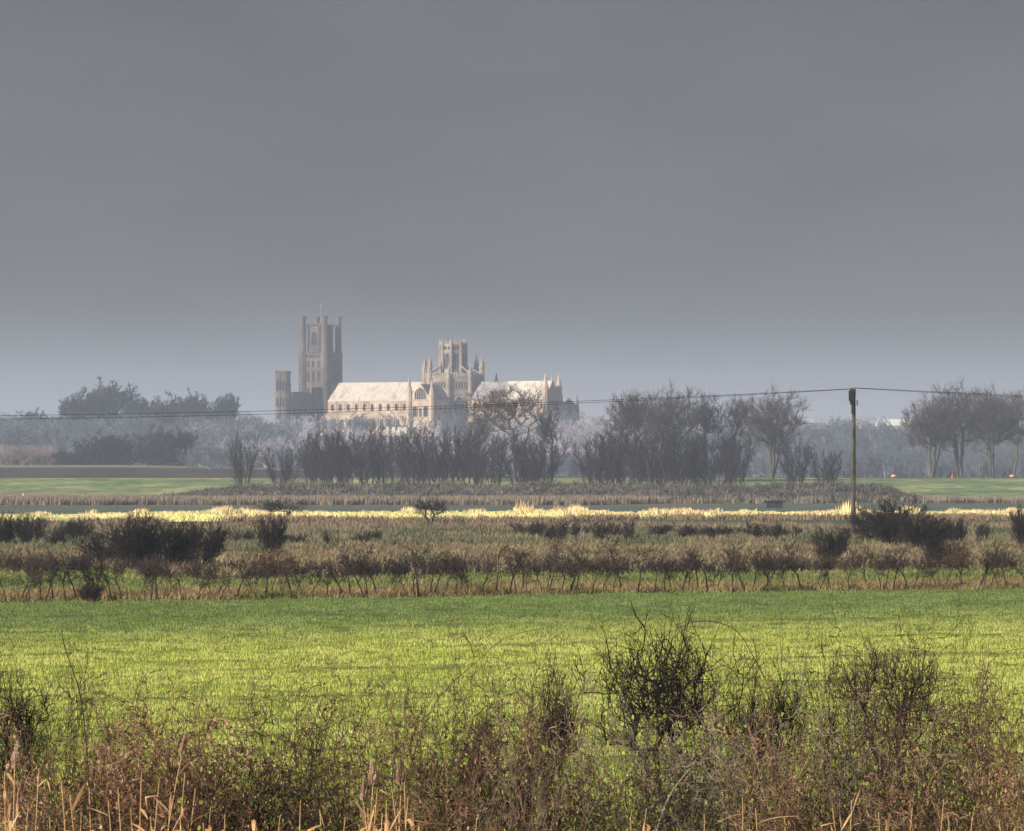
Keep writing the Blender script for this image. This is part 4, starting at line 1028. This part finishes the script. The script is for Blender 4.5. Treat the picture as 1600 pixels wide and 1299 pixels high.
# trimmed brown hedge behind the pasture
m_th = M('trimmed_hedge_twigs', [(.028,.022,.020), (.06,.047,.042), (.11,.085,.072)], .8, rnd=.3)
def shrub_mesh():
    rnd = random.Random(3); sg = [[] for _ in range(4)]
    for i in range(9): grow(sg, rnd, (rnd.uniform(-.3, .3), rnd.uniform(-.2, .2), -.05), (rnd.gauss(0, .25), rnd.gauss(0, .25), 1), rnd.uniform(.7, 1.0), .016, 0, dict(n=[4, 3, 2, 1], wob=[.15, .2, .2, .1], up=[.02, .05, .05, 0], k=[8, 5, 3], st=[.05, .1, .1], an=[.6, .6, .6], lr=[.4, .45, .5], rr=[.55, .6, .6], rmin=.0075))
    return seg_mesh('hedge_shrub', sum(sg, []), m_th, True)
hp_ = []; rng = np.random.default_rng(15)
for i in range(210):
    u = rng.uniform(-.118, .112); d = B[4](u)-4+rng.uniform(-1, 1)
    if u < -.06 and rng.random() < .55: d -= 12
    X = u*d; hp_.append((X, d, H(X, d)))
scatter('trimmed_hedge', hp_, shrub_mesh(), .5, 1.05, 16, 'low dense trimmed brown hedge running right across behind the hawthorns', cat='hedge', tilt=.08)
# lone thorn trees
QO = dict(n=[5, 5, 4, 2, 1], wob=[.1, .14, .15, .15, .1], up=[0, .04, .04, .03, 0], k=[10, 8, 5, 3], st=[.22, .15, .1, .1], an=[.8, .6, .65, .6], lr=[.48, .45, .45, .5], rr=[.5, .5, .55, .6], rmin=.016, shape=lambda t: 1.2-.6*t)
thorn = [crown_tree('thorn_tree', 480+i, 3.3, (1.5, 1.7)[i], (.15, .4)[i], 7, 130, m_db, m_db, .08, .42, .0115, 6, .35, .3, 2) for i in range(2)]
put_tree('thorn_tree', thorn[0], 672, 773, 590, 56, (3.5, 3.3), label='small dark wind-shaped thorn tree standing before the bright meadow', category='tree')
put_tree('thorn_tree', thorn[1], 444, 778, 640, 72, (3.5, 3.3), label='round fuzzy dark thorn tree at the bright meadow left of centre', category='tree')
rnd = random.Random(21)
for grp, xs, yb, yt, lb in [('thorns in the thicket right of centre', range(812, 985, 15), 845, (812, 826), 'small thorn of the thicket before the meadow'),
                        ('thorns in the thin line left of the pole', range(1022, 1250, 15), 845, (814, 828), 'small thorn of the line left of the pole'),
                        ('scattered thorns left of centre', (372, 388, 452, 470, 508, 566, 584), 858, (822, 836), 'low lone thorn left of centre'),
                        ('low thorns at the left', (22, 78, 96, 150, 182), 858, (818, 836), 'low thorn beside the dark left bushes'),
                        ('low thorns at the right', (1330, 1480, 1490, 1502, 1545), 848, (802, 826), 'low thorn beside the black right thicket')]:
    for k_, x in enumerate(xs):
        d = CAMZ*F/(yb+rnd.uniform(-8, 6)-745); x += rnd.uniform(-6, 6)
        put_tree('thorn_bush', loose[rnd.randrange(3)], x, rnd.uniform(*yt), d, rnd.uniform(26, 44), nl, trunk='stems', crown='twigs', label=lb+', '+(ORD[k_]+' from the left' if k_ else 'the leftmost'), category='bush', group=grp)

# ------------------------------------------------------------------ foreground: bushes on the embankment
m_fk = M('fg_dark_twigs', [(.012,.010,.010), (.04,.030,.026)], 6)
m_fp = M('fg_purple_twigs', [(.035,.018,.018), (.16,.08,.065)], 6)
m_ft = M('fg_rust_twigs', [(.11,.055,.035), (.30,.17,.10), (.50,.34,.21)], 5)
m_fg = M('fg_grey_twigs', [(.10,.08,.06), (.38,.31,.22)], 6)
m_lg = M('bramble_leaf', [(.04,.07,.01), (.20,.28,.03), (.42,.48,.10)], 9, rnd=.1, translucent=.25, rough=.5)
m_lb = M('brown_leaf', [(.12,.06,.04), (.42,.22,.12), (.78,.56,.42)], 9, rnd=.1, translucent=.2, rough=.6)
def leaves(name, pts, size, mat, seed, parent, per=1):
    rng = np.random.default_rng(seed); pts = np.repeat(np.asarray(pts), per, 0); N = len(pts)
    c = pts+rng.normal(0, size*1.2, (N, 3)); a = rng.normal(0, 1, (N, 3)); a /= np.linalg.norm(a, axis=1)[:, None]
    h = rng.normal(0, 1, (N, 3)); b_ = np.cross(a, h); b_ /= np.linalg.norm(b_, axis=1)[:, None]; nn = np.cross(a, b_)
    s = (size*rng.uniform(.5, 1.2, N))[:, None]
    V = np.stack([c, c+a*s*.5+b_*s*.36+nn*s*.1, c+a*s, c+a*s*.5-b_*s*.36+nn*s*.1], 1).reshape(-1, 3)
    k = np.arange(N)*4; T_ = np.concatenate([np.stack([k, k+1, k+2], 1), np.stack([k, k+2, k+3], 1)])
    return ob(name, nmesh(name, V, [T_], mat), parent, kind='stuff')
QF = dict(n=[9, 8, 6, 4], wob=[.15, .24, .30, .32], up=[.0, .02, .0, -.02], k=[8, 5, 2], st=[.25, .15, .12], an=[.85, .8, .9], lr=[.55, .52, .50], rr=[.66, .62, .6], rmin=.0046, shape=lambda t: 1.15-.45*t)
QFd = dict(QF, k=[10, 5, 3])
QFm = dict(QF, n=[7, 7, 6, 5, 3], k=[11, 8, 5, 4], wob=[.12, .22, .28, .3, .25], up=[.0, .04, .03, .02, .0], st=[.3, .15, .15, .1], an=[.8, .75, .8, .8], lr=[.48, .5, .45, .4], rr=[.5, .55, .6, .6])
fgn = 0
def fg(name, x, ytop, d, wpx, Q, stems, mats, natural, label, cat='bush', leaf=None, leafn=1, split=1, rz=0.0, pct=98.5):
    """a bush of its own mesh with its base on the slope"""
    global fgn; fgn += 1
    p = P(x, d); h = ztop(ytop, d)-p.z
    ms = tree_meshes(name, 600+fgn, stems(h, wpx*d/F), Q, mats[0], mats[1], split)
    # scale measured height to the wanted one
    zs_ = [e[2] for e in ms[2]]; xs_ = [e[0] for e in ms[2]]
    top = np.percentile(zs_, pct); wdt = (np.percentile(xs_, 95)-np.percentile(xs_, 5)); s = h/top; sx = (wpx*d/F)/wdt
    o = make_tree(name, ms, p, rz, (sx, (sx+s)/2, s), trunk='stems', crown='twigs', label=label, category=cat)
    if leaf:
        rr_ = random.Random(fgn); E = [e for e in ms[2] if e[2] < top*.97]
        if E: leaves('leaves', rr_.sample(E, min(len(E), leafn)), .058, leaf, 700+fgn, o, 1)
    return o
def many(n_, r, sp):
    return lambda h, wd: (lambda rnd: [((rnd.uniform(-.36, .36)*wd, rnd.uniform(-.3, .3), -.1), (rnd.gauss(0, sp), rnd.gauss(0, sp*.7), 1), h*rnd.uniform(.55, 1.0), r*rnd.uniform(.6, 1.1)) for _ in range(n_)])
def thornst(h, wd): return lambda rnd: [((0, 0, -.1), (-.03, 0, 1), h*.9, .03), ((.06, .1, -.1), (.12, 0, 1), h*.78, .022), ((-.1, 0, -.1), (-.16, .1, 1), h*.72, .020)]
ht_ = crown_tree('hawthorn_bush', 611, 2.45, .74, .90, 9, 170, m_fk, m_fk, .028, .24, .0036, 4, .24, .25, 3, .2, .0052)
put_tree('hawthorn_bush', ht_, 1042, 966, 53, 300, rz=.4, trunk='stems', crown='twigs', label='black leafless hawthorn reaching highest above the foreground thicket', category='bush')
for k_, (x, y, d, wd, hh_, rx_, b_, mt_, lb) in enumerate([
    (862, 1038, 53.5, 130, 2.1, .45, .9, m_fk, 'dark crooked thorn with dense head between the reddish bush and the black hawthorn'),
    (1395, 1000, 54.5, 190, 2.3, .6, 1.0, m_fk, 'open dark thorn with spreading head right of the black hawthorn'),
    (20, 1040, 54.5, 130, 2.0, .5, .7, m_fk, 'dark crooked thorn against the left edge of the foreground'),
    (1200, 1030, 54.5, 150, 2.1, .5, .9, m_fk, 'small dark thorn touching the right side of the black hawthorn')]):
    put_tree('thorn_bush', crown_tree('thorn_bush', 620+k_, hh_, rx_, b_, 6, 90, mt_, mt_, .018, .24, .0036, 4, .24, .3, 3, .2, .0050), x, y, d, wd, rz=1.0+k_, trunk='stems', crown='twigs', label=lb, category='bush')
for x, y, d, wd, Q, ns, r, sp, mt, lb, lf, ln in [
    (-10, 1035, 54, 110, QFd, 9, .012, .18, (m_fk, m_fk), 'dark upright bare bush at the left edge of the foreground', None, 0),
    (118, 1012, 55, 90, QF, 3, .011, .16, (m_fk, m_fk), 'thin bare bush with one arching stem left of the dead reeds', None, 0),
    (190, 1062, 53, 110, QF, 6, .010, .2, (m_fk, m_fp), 'thin dark bush with branching tips rising between the left reed plumes', None, 0),
    (330, 1108, 50, 240, QFd, 14, .009, .4, (m_fp, m_fp), 'dense low brownish bush mass at left behind the single dead reed', m_lb, 900),
    (478, 1088, 52, 80, QF, 3, .012, .1, (m_fk, m_fp), 'single slender dark shrub standing left of the reed clump', None, 0),
    (540, 1150, 49, 160, QFd, 9, .008, .35, (m_fp, m_fp), 'low tangled purple bush left of the reed clump', m_lg, 700),
    (660, 1058, 52, 150, QFd, 12, .010, .26, (m_fp, m_fp), 'purple-brown fan of upright stems behind the reed clump', None, 0),
    (745, 1022, 54, 140, QF, 9, .010, .28, (m_fp, m_fp), 'reddish bare bush with arching tips left of centre', None, 0),
    (850, 1036, 53, 110, QFd, 8, .012, .16, (m_fk, m_fp), 'grey-brown bush with dense twig heads at centre', None, 0),
    (930, 1078, 51, 130, QFd, 9, .009, .25, (m_fp, m_fg), 'pale twiggy bush between the centre and the black hawthorn', m_lg, 400),
    (1185, 1010, 54, 150, QF, 9, .009, .3, (m_fk, m_fp), 'loose thin bush just right of the black hawthorn', None, 0),
    (1275, 1000, 54, 150, QF, 9, .009, .26, (m_fk, m_fk), 'thin dark bush right of the loose bush by the black hawthorn', None, 0),
    (1375, 998, 53, 150, QF, 10, .009, .26, (m_fk, m_fp), 'airy bare bush two bushes from the right edge', None, 0),
    (1470, 1036, 53, 150, QFd, 11, .009, .25, (m_fp, m_fp), 'reddish bare bush second from the right edge', None, 0),
    (1565, 1064, 51, 170, QFd, 14, .010, .3, (m_fp, m_fp), 'dense reddish bush at the right edge of the foreground', m_lb, 300),
    (1130, 1110, 50, 170, QFd, 10, .008, .35, (m_fp, m_fp), 'tangled low bush in front of the right side of the black hawthorn', m_lg, 500),
    (60, 1118, 50, 190, QFd, 14, .008, .4, (m_ft, m_fp), 'rusty brown tangled bush in front of the left edge thorn', m_lb, 500),
    (235, 1120, 49.5, 210, QFd, 16, .008, .4, (m_fp, m_ft), 'rusty tangled bush directly behind the single plumed reed', m_lb, 600),
    (415, 1128, 49.5, 200, QFd, 16, .008, .4, (m_fk, m_fp), 'dark tangled bush between the single plumed reed and the slender shrub', m_lb, 500),
    (150, 1165, 48.5, 220, QFd, 16, .007, .45, (m_fk, m_ft), 'low brown tangle between the left edge reed and the single reed', m_lb, 700),
    (370, 1178, 48.2, 220, QFd, 16, .007, .45, (m_fk, m_fp), 'low dark tangle right of the single plumed reed', m_lg, 700),
    (700, 1150, 48.5, 200, QFd, 14, .007, .4, (m_fp, m_ft), 'low rusty tangle right behind the reed clump', m_lb, 400),
    (1240, 1150, 48.8, 220, QFd, 13, .007, .4, (m_fk, m_ft), 'low brown tangle right of the black hawthorn', m_lg, 400),
    (1520, 1140, 48.8, 220, QFd, 13, .007, .4, (m_fk, m_ft), 'low brown tangle near the right edge', m_lb, 400),
    (1330, 1105, 50, 200, QFd, 12, .008, .35, (m_fp, m_fg), 'tangled greyish bush low in the right foreground', m_lg, 500),
    (1000, 1120, 50, 150, QFd, 9, .008, .3, (m_fk, m_fg), 'twiggy bush low in front of the black hawthorn', m_lg, 500),
    (800, 1110, 50, 170, QFd, 10, .008, .3, (m_fp, m_fp), 'tangled purple bush low at the centre of the foreground', m_lg, 500)]:
    fg('bare_bush', x, y, d, wd*1.45, Q, many(int(ns*1.35)+1, r*1.25, sp*1.4), mt, 1, lb, leaf=lf, leafn=ln)
# brambles along the bottom
QR = dict(n=[9, 5, 4], wob=[.12, .2, .22], up=[-.11, -.05, 0], k=[8, 5], st=[.1, .1], an=[.8, .8], lr=[.4, .45], rr=[.6, .6], rmin=.0042)
def bramble(n_): return lambda h, wd: (lambda rnd: [((rnd.uniform(-.5, .5)*wd, rnd.uniform(-.5, .5), -.05), (rnd.gauss(0, .5), rnd.gauss(0, .4), 1), h*rnd.uniform(.9, 1.7), .0055) for _ in range(n_)])
for i, (x, y, lf, mt, lb) in enumerate([
    (20, 1190, m_lb, m_fp, 'bramble with brown leaves under the left reed plume'), (115, 1185, m_lg, m_fk, 'leafy green-brown bramble left of the dark thin bush'),
    (215, 1165, m_lb, m_fp, 'bramble with pinkish leaves left of the single reed'), (320, 1180, m_lb, m_fp, 'bramble with brown leaves right of the single reed'),
    (420, 1185, m_lg, m_fk, 'dark green leafy bramble between the single reed and the slender shrub'), (510, 1195, m_lg, m_fk, 'green leafy bramble left of the reed clump'),
    (620, 1195, m_lg, m_fk, 'bramble tangled behind the reed clump'), (720, 1190, m_lg, m_fk, 'dark bramble right of the reed clump'),
    (830, 1195, m_lg, m_fg, 'greyish bramble at the bottom centre'), (930, 1200, m_lg, m_fk, 'green bramble right of bottom centre'),
    (1040, 1190, m_lg, m_fk, 'bramble at the foot of the black hawthorn'), (1150, 1190, m_lg, m_fg, 'pale stemmed bramble right of the black hawthorn foot'),
    (1260, 1185, m_lg, m_fk, 'dark bramble low in the right foreground'), (1370, 1195, m_lg, m_fp, 'purple stemmed bramble above the right reed leaves'),
    (1480, 1185, m_lg, m_fk, 'dark leafy bramble near the right edge'), (1580, 1175, m_lg, m_fk, 'dark leafy bramble cut by the right edge')]):
    fg('bramble_bush', x, y-18, 47.5+(i*7 % 5)*.5, 165, QR, bramble(22), (mt, (m_ft, m_fk, mt)[i % 3]), 1, lb, cat='bramble', leaf=lf, leafn=900 if x < 560 else 450, pct=90)
# arching single canes
def cane(pts, d, r, mat, label):
    V = [Vector(((x-800)/F*d, d+.15*i, ztop(y, d))) for i, (x, y) in enumerate(pts)]; segs = []; N = 40
    q = [V[0]]+V+[V[-1]]; pr_ = None
    for i in range(1, len(q)-2):
        for k in range(N//len(V)+1):
            t = k/(N//len(V)+1); a_, b_, c_, e_ = q[i-1], q[i], q[i+1], q[i+2]
            pnt = .5*((2*b_)+(c_-a_)*t+(2*a_-5*b_+4*c_-e_)*t*t+(3*b_-a_-3*c_+e_)*t*t*t)
            if pr_: segs.append((*pr_, *pnt, r, r))
            pr_ = tuple(pnt)
    n_ = len(segs); segs = [(*s[:6], r*(1-.6*i/n_), r*(1-.6*(i+1)/n_)) for i, s in enumerate(segs)]
    ob('bramble_cane', seg_mesh('bramble_cane', segs, mat, True), label=label, category='bramble cane')
cane([(600,1330),(640,1200),(680,1100),(740,1040),(790,1000),(850,985)], 50, .006, m_fp, 'long arching bare cane rising left of centre against the wheat')
cane([(1020,1320),(1045,1250),(1085,1200),(1125,1186)], 48, .011, m_fg, 'pale thick cane leaning right below the black hawthorn')
cane([(140,1320),(136,1200),(122,1090),(96,1015),(88,985)], 53, .009, m_fk, 'tall bent dark cane at the left with a hooked tip')
cane([(1195,1060),(1180,1030),(1150,985),(1100,972),(1060,985)], 53, .006, m_fk, 'arching twig curving over the right side of the black hawthorn')
cane([(1530,1120),(1540,1060),(1560,1028),(1600,1016),(1640,1020)], 52, .005, m_fp, 'thin cane arching out of the view at the right edge')
cane([(1290,1170),(1320,1190),(1345,1215),(1400,1225)], 47, .005, M('yellow_cane', [(.30,.28,.05), (.42,.38,.08)], 3), 'yellow-green stem low in the right foreground')
cane([(640,1230),(690,1290),(720,1330)], 46, .007, m_fg, 'grey fallen cane sloping down right of the reed clump')

# dead reeds
m_rs = M('dead_reed_straw', [(.55,.33,.14), (.72,.50,.26)], 6, rough=.6); m_rl = M('dead_reed_leaf', [(.58,.30,.12), (.80,.50,.27), (.66,.42,.2)], 5, rough=.6, translucent=.25)
m_rpl = M('reed_plume', [(.62,.44,.34), (.85,.70,.55)], 8, translucent=.5)
def reed_leaf(rnd, L, wd):
    V = []; K = 6; a = rnd.uniform(0, 6.283); el = rnd.uniform(-.2, 1.3); x = y = z = 0; fl = rnd.choice((0, 1))
    for i in range(K+1):
        t = i/K; wq = wd*math.sin(math.pi*min(1, t*.85+.12))*.5+.0008
        V += [(x-math.sin(a)*wq, y+math.cos(a)*wq, z), (x, y, z-.15*wq), (x+math.sin(a)*wq, y-math.cos(a)*wq, z)]
        x += math.cos(a)*math.cos(el)*L/K; y += math.sin(a)*math.cos(el)*L/K; z += math.sin(el)*L/K; el -= rnd.uniform(-.02, .12)+(1.5 if fl and i == 2 else 0)
    Fq = []
    for i in range(K):
        b = i*3; Fq += [(b, b+1, b+4, b+3), (b+1, b+2, b+5, b+4)]
    return nmesh('reed_leaf', V, [np.array(Fq)], m_rl)
rr_ = random.Random(77); leaf_ms = [reed_leaf(rr_, rr_.uniform(.2, .34), .022) for _ in range(8)]
def plume_mesh(seed):
    rnd = random.Random(seed); V = []; T_ = []
    for i in range(420):
        t = rnd.random(); z = t*.24; a = rnd.uniform(0, 6.283); l = .075*(1-t*.75)*rnd.uniform(.6, 1.1); k = len(V); w_ = .0022
        ex, ey = math.cos(a)*l*.55+.02*t, math.sin(a)*l*.5
        V += [(.01*t-w_, 0, z), (.01*t+w_, 0, z), (ex, ey, z+l*.9), (ex*1.1, ey*1.1, z+l*.5)]; T_ += [(k, k+1, k+2), (k, k+2, k+3)]
    return nmesh('plume', V, [np.array(T_)], m_rpl)
plumes = [plume_mesh(i) for i in range(3)]
def reed(x, ytop, d, lean, label, plume=True, nl=5, ls=1.0, group=None):
    p = P(x, d); h = ztop(ytop, d)-p.z-(.24 if plume else 0); o = bpy.data.objects.new('dead_reed', None); C.objects.link(o); o.location = p; o['label'] = label; o['category'] = 'reed'
    if group: o['group'] = group
    segs = []; pr_ = None; X = []
    for i in range(13):
        t = i/12; q = (lean*(t-1)**2*-1*h*.3+0 if 0 else lean*h*.12*(t*t-1), .03*math.sin(t*5), h*t); X.append(q)
        if pr_: segs.append((*pr_, *q, .006*(1-.5*t), .006*(1-.5*(t+.08))))
        pr_ = q
    ob('stem', seg_mesh('stem', segs, m_rs, True), o)
    if plume: ob('plume', plumes[rr_.randrange(3)], o, X[-1], (rr_.uniform(-.2, .2), .25*lean, rr_.uniform(0, 6)), (.85, .85, .8))
    for i in range(nl):
        t = .97-.075*i*1.0; q = X[min(12, int(t*12))]
        s = rr_.uniform(.7, 1.2)*ls; ob('leaf', leaf_ms[rr_.randrange(8)], o, q, (rr_.uniform(-.3, .3), rr_.uniform(-.3, .3), rr_.uniform(0, 6.28)), (s, s, s))
reed(583, 1178, 45.2, .3, 'tallest golden plumed dead reed of the clump left of centre')
reed(568, 1203, 45, -.6, 'greyish plumed reed leaning left out of the clump')
reed(627, 1180, 45.5, .2, 'pinkish plumed reed at the right side of the clump', nl=7)
reed(284, 1134, 46, .9, 'single tall pink plumed reed standing alone at the left', nl=5)
reed(24, 1148, 46, .1, 'pale plumed reed at the left edge', nl=6)
for x, y, g_ in [(590,1232,0),(604,1250,0),(612,1228,0),(622,1262,0),(638,1244,0),(646,1268,0),(598,1270,0),(575,1262,0),(655,1285,0),(632,1222,0),(608,1282,0),(585,1290,0)]:
    reed(x, y, 45+rr_.uniform(-.6, .6), rr_.uniform(-.6, .6), 'leafy golden dead reed without plume in the clump left of centre', False, 6, 1.15, 'plumeless reeds of the clump left of centre')
for x, y in [(8,1205),(30,1230),(62,1200),(96,1215),(18,1255),(110,1242),(185,1230),(222,1205),(250,1215),(268,1240),(290,1205),(306,1232),(170,1250),(140,1230),(330,1260),(470,1250),(500,1265),(45,1262),(78,1275),(128,1270),(205,1262),(236,1272),(282,1276),(352,1272),(318,1285),(160,1290),(400,1282),(438,1276),(10,1285),(540,1276)]:
    reed(x, y, 45.5+rr_.uniform(-.6, .8), rr_.uniform(-.6, .6), 'orange dead reed without plume among the brambles at the left', False, 5, 1.0, 'plumeless reeds among the left brambles')
for x, y in [(700,1262),(745,1280),(985,1275),(1010,1262),(1100,1270),(1225,1276),(1330,1250),(1425,1262),(1520,1268),(1560,1280),(1160,1245),(1180,1262),(1300,1262),(1312,1275),(1372,1268),(1384,1280),(1474,1248),(1480,1270)]:
    reed(x, y, 45.5+rr_.uniform(-.5, .5), rr_.uniform(-.6, .6), 'short orange dead reed tip at the bottom right of the foreground', False, 5, .95, 'short reeds at the bottom right')
# green weeds and dead litter on the slope under the bushes
m_sg = M('slope_weeds', [(.10,.17,.02), (.22,.32,.04), (.34,.40,.07)], 2, rnd=.3, translucent=.3)
sp2 = []
rng = np.random.default_rng(5)
for _ in range(900):
    d = rng.uniform(45, 62); X = rng.uniform(-.11, .11)*d; sp2.append((X, d, H(X, d)))
scatter('slope_weeds', sp2, tuft('weed_tuft', .3, 40, .3, .018, m_sg, 6, .45), .6, 1.25, 7, 'bright green weeds and grass under the foreground bushes')
m_so = M('slope_straw', [(.45,.27,.12), (.62,.42,.22)], 2, rnd=.3)
sp3 = []
for _ in range(420):
    d = rng.uniform(44.5, 50); X = (rng.uniform(-.09, -.02) if rng.random() < .7 else rng.uniform(-.02, .09))*d; sp3.append((X, d, H(X, d)))
scatter('dead_straw', sp3, tuft('straw_tuft', .22, 8, .55, .010, m_so, 8, .35), .7, 1.3, 9, 'orange dead grass stems among the brambles along the bottom')
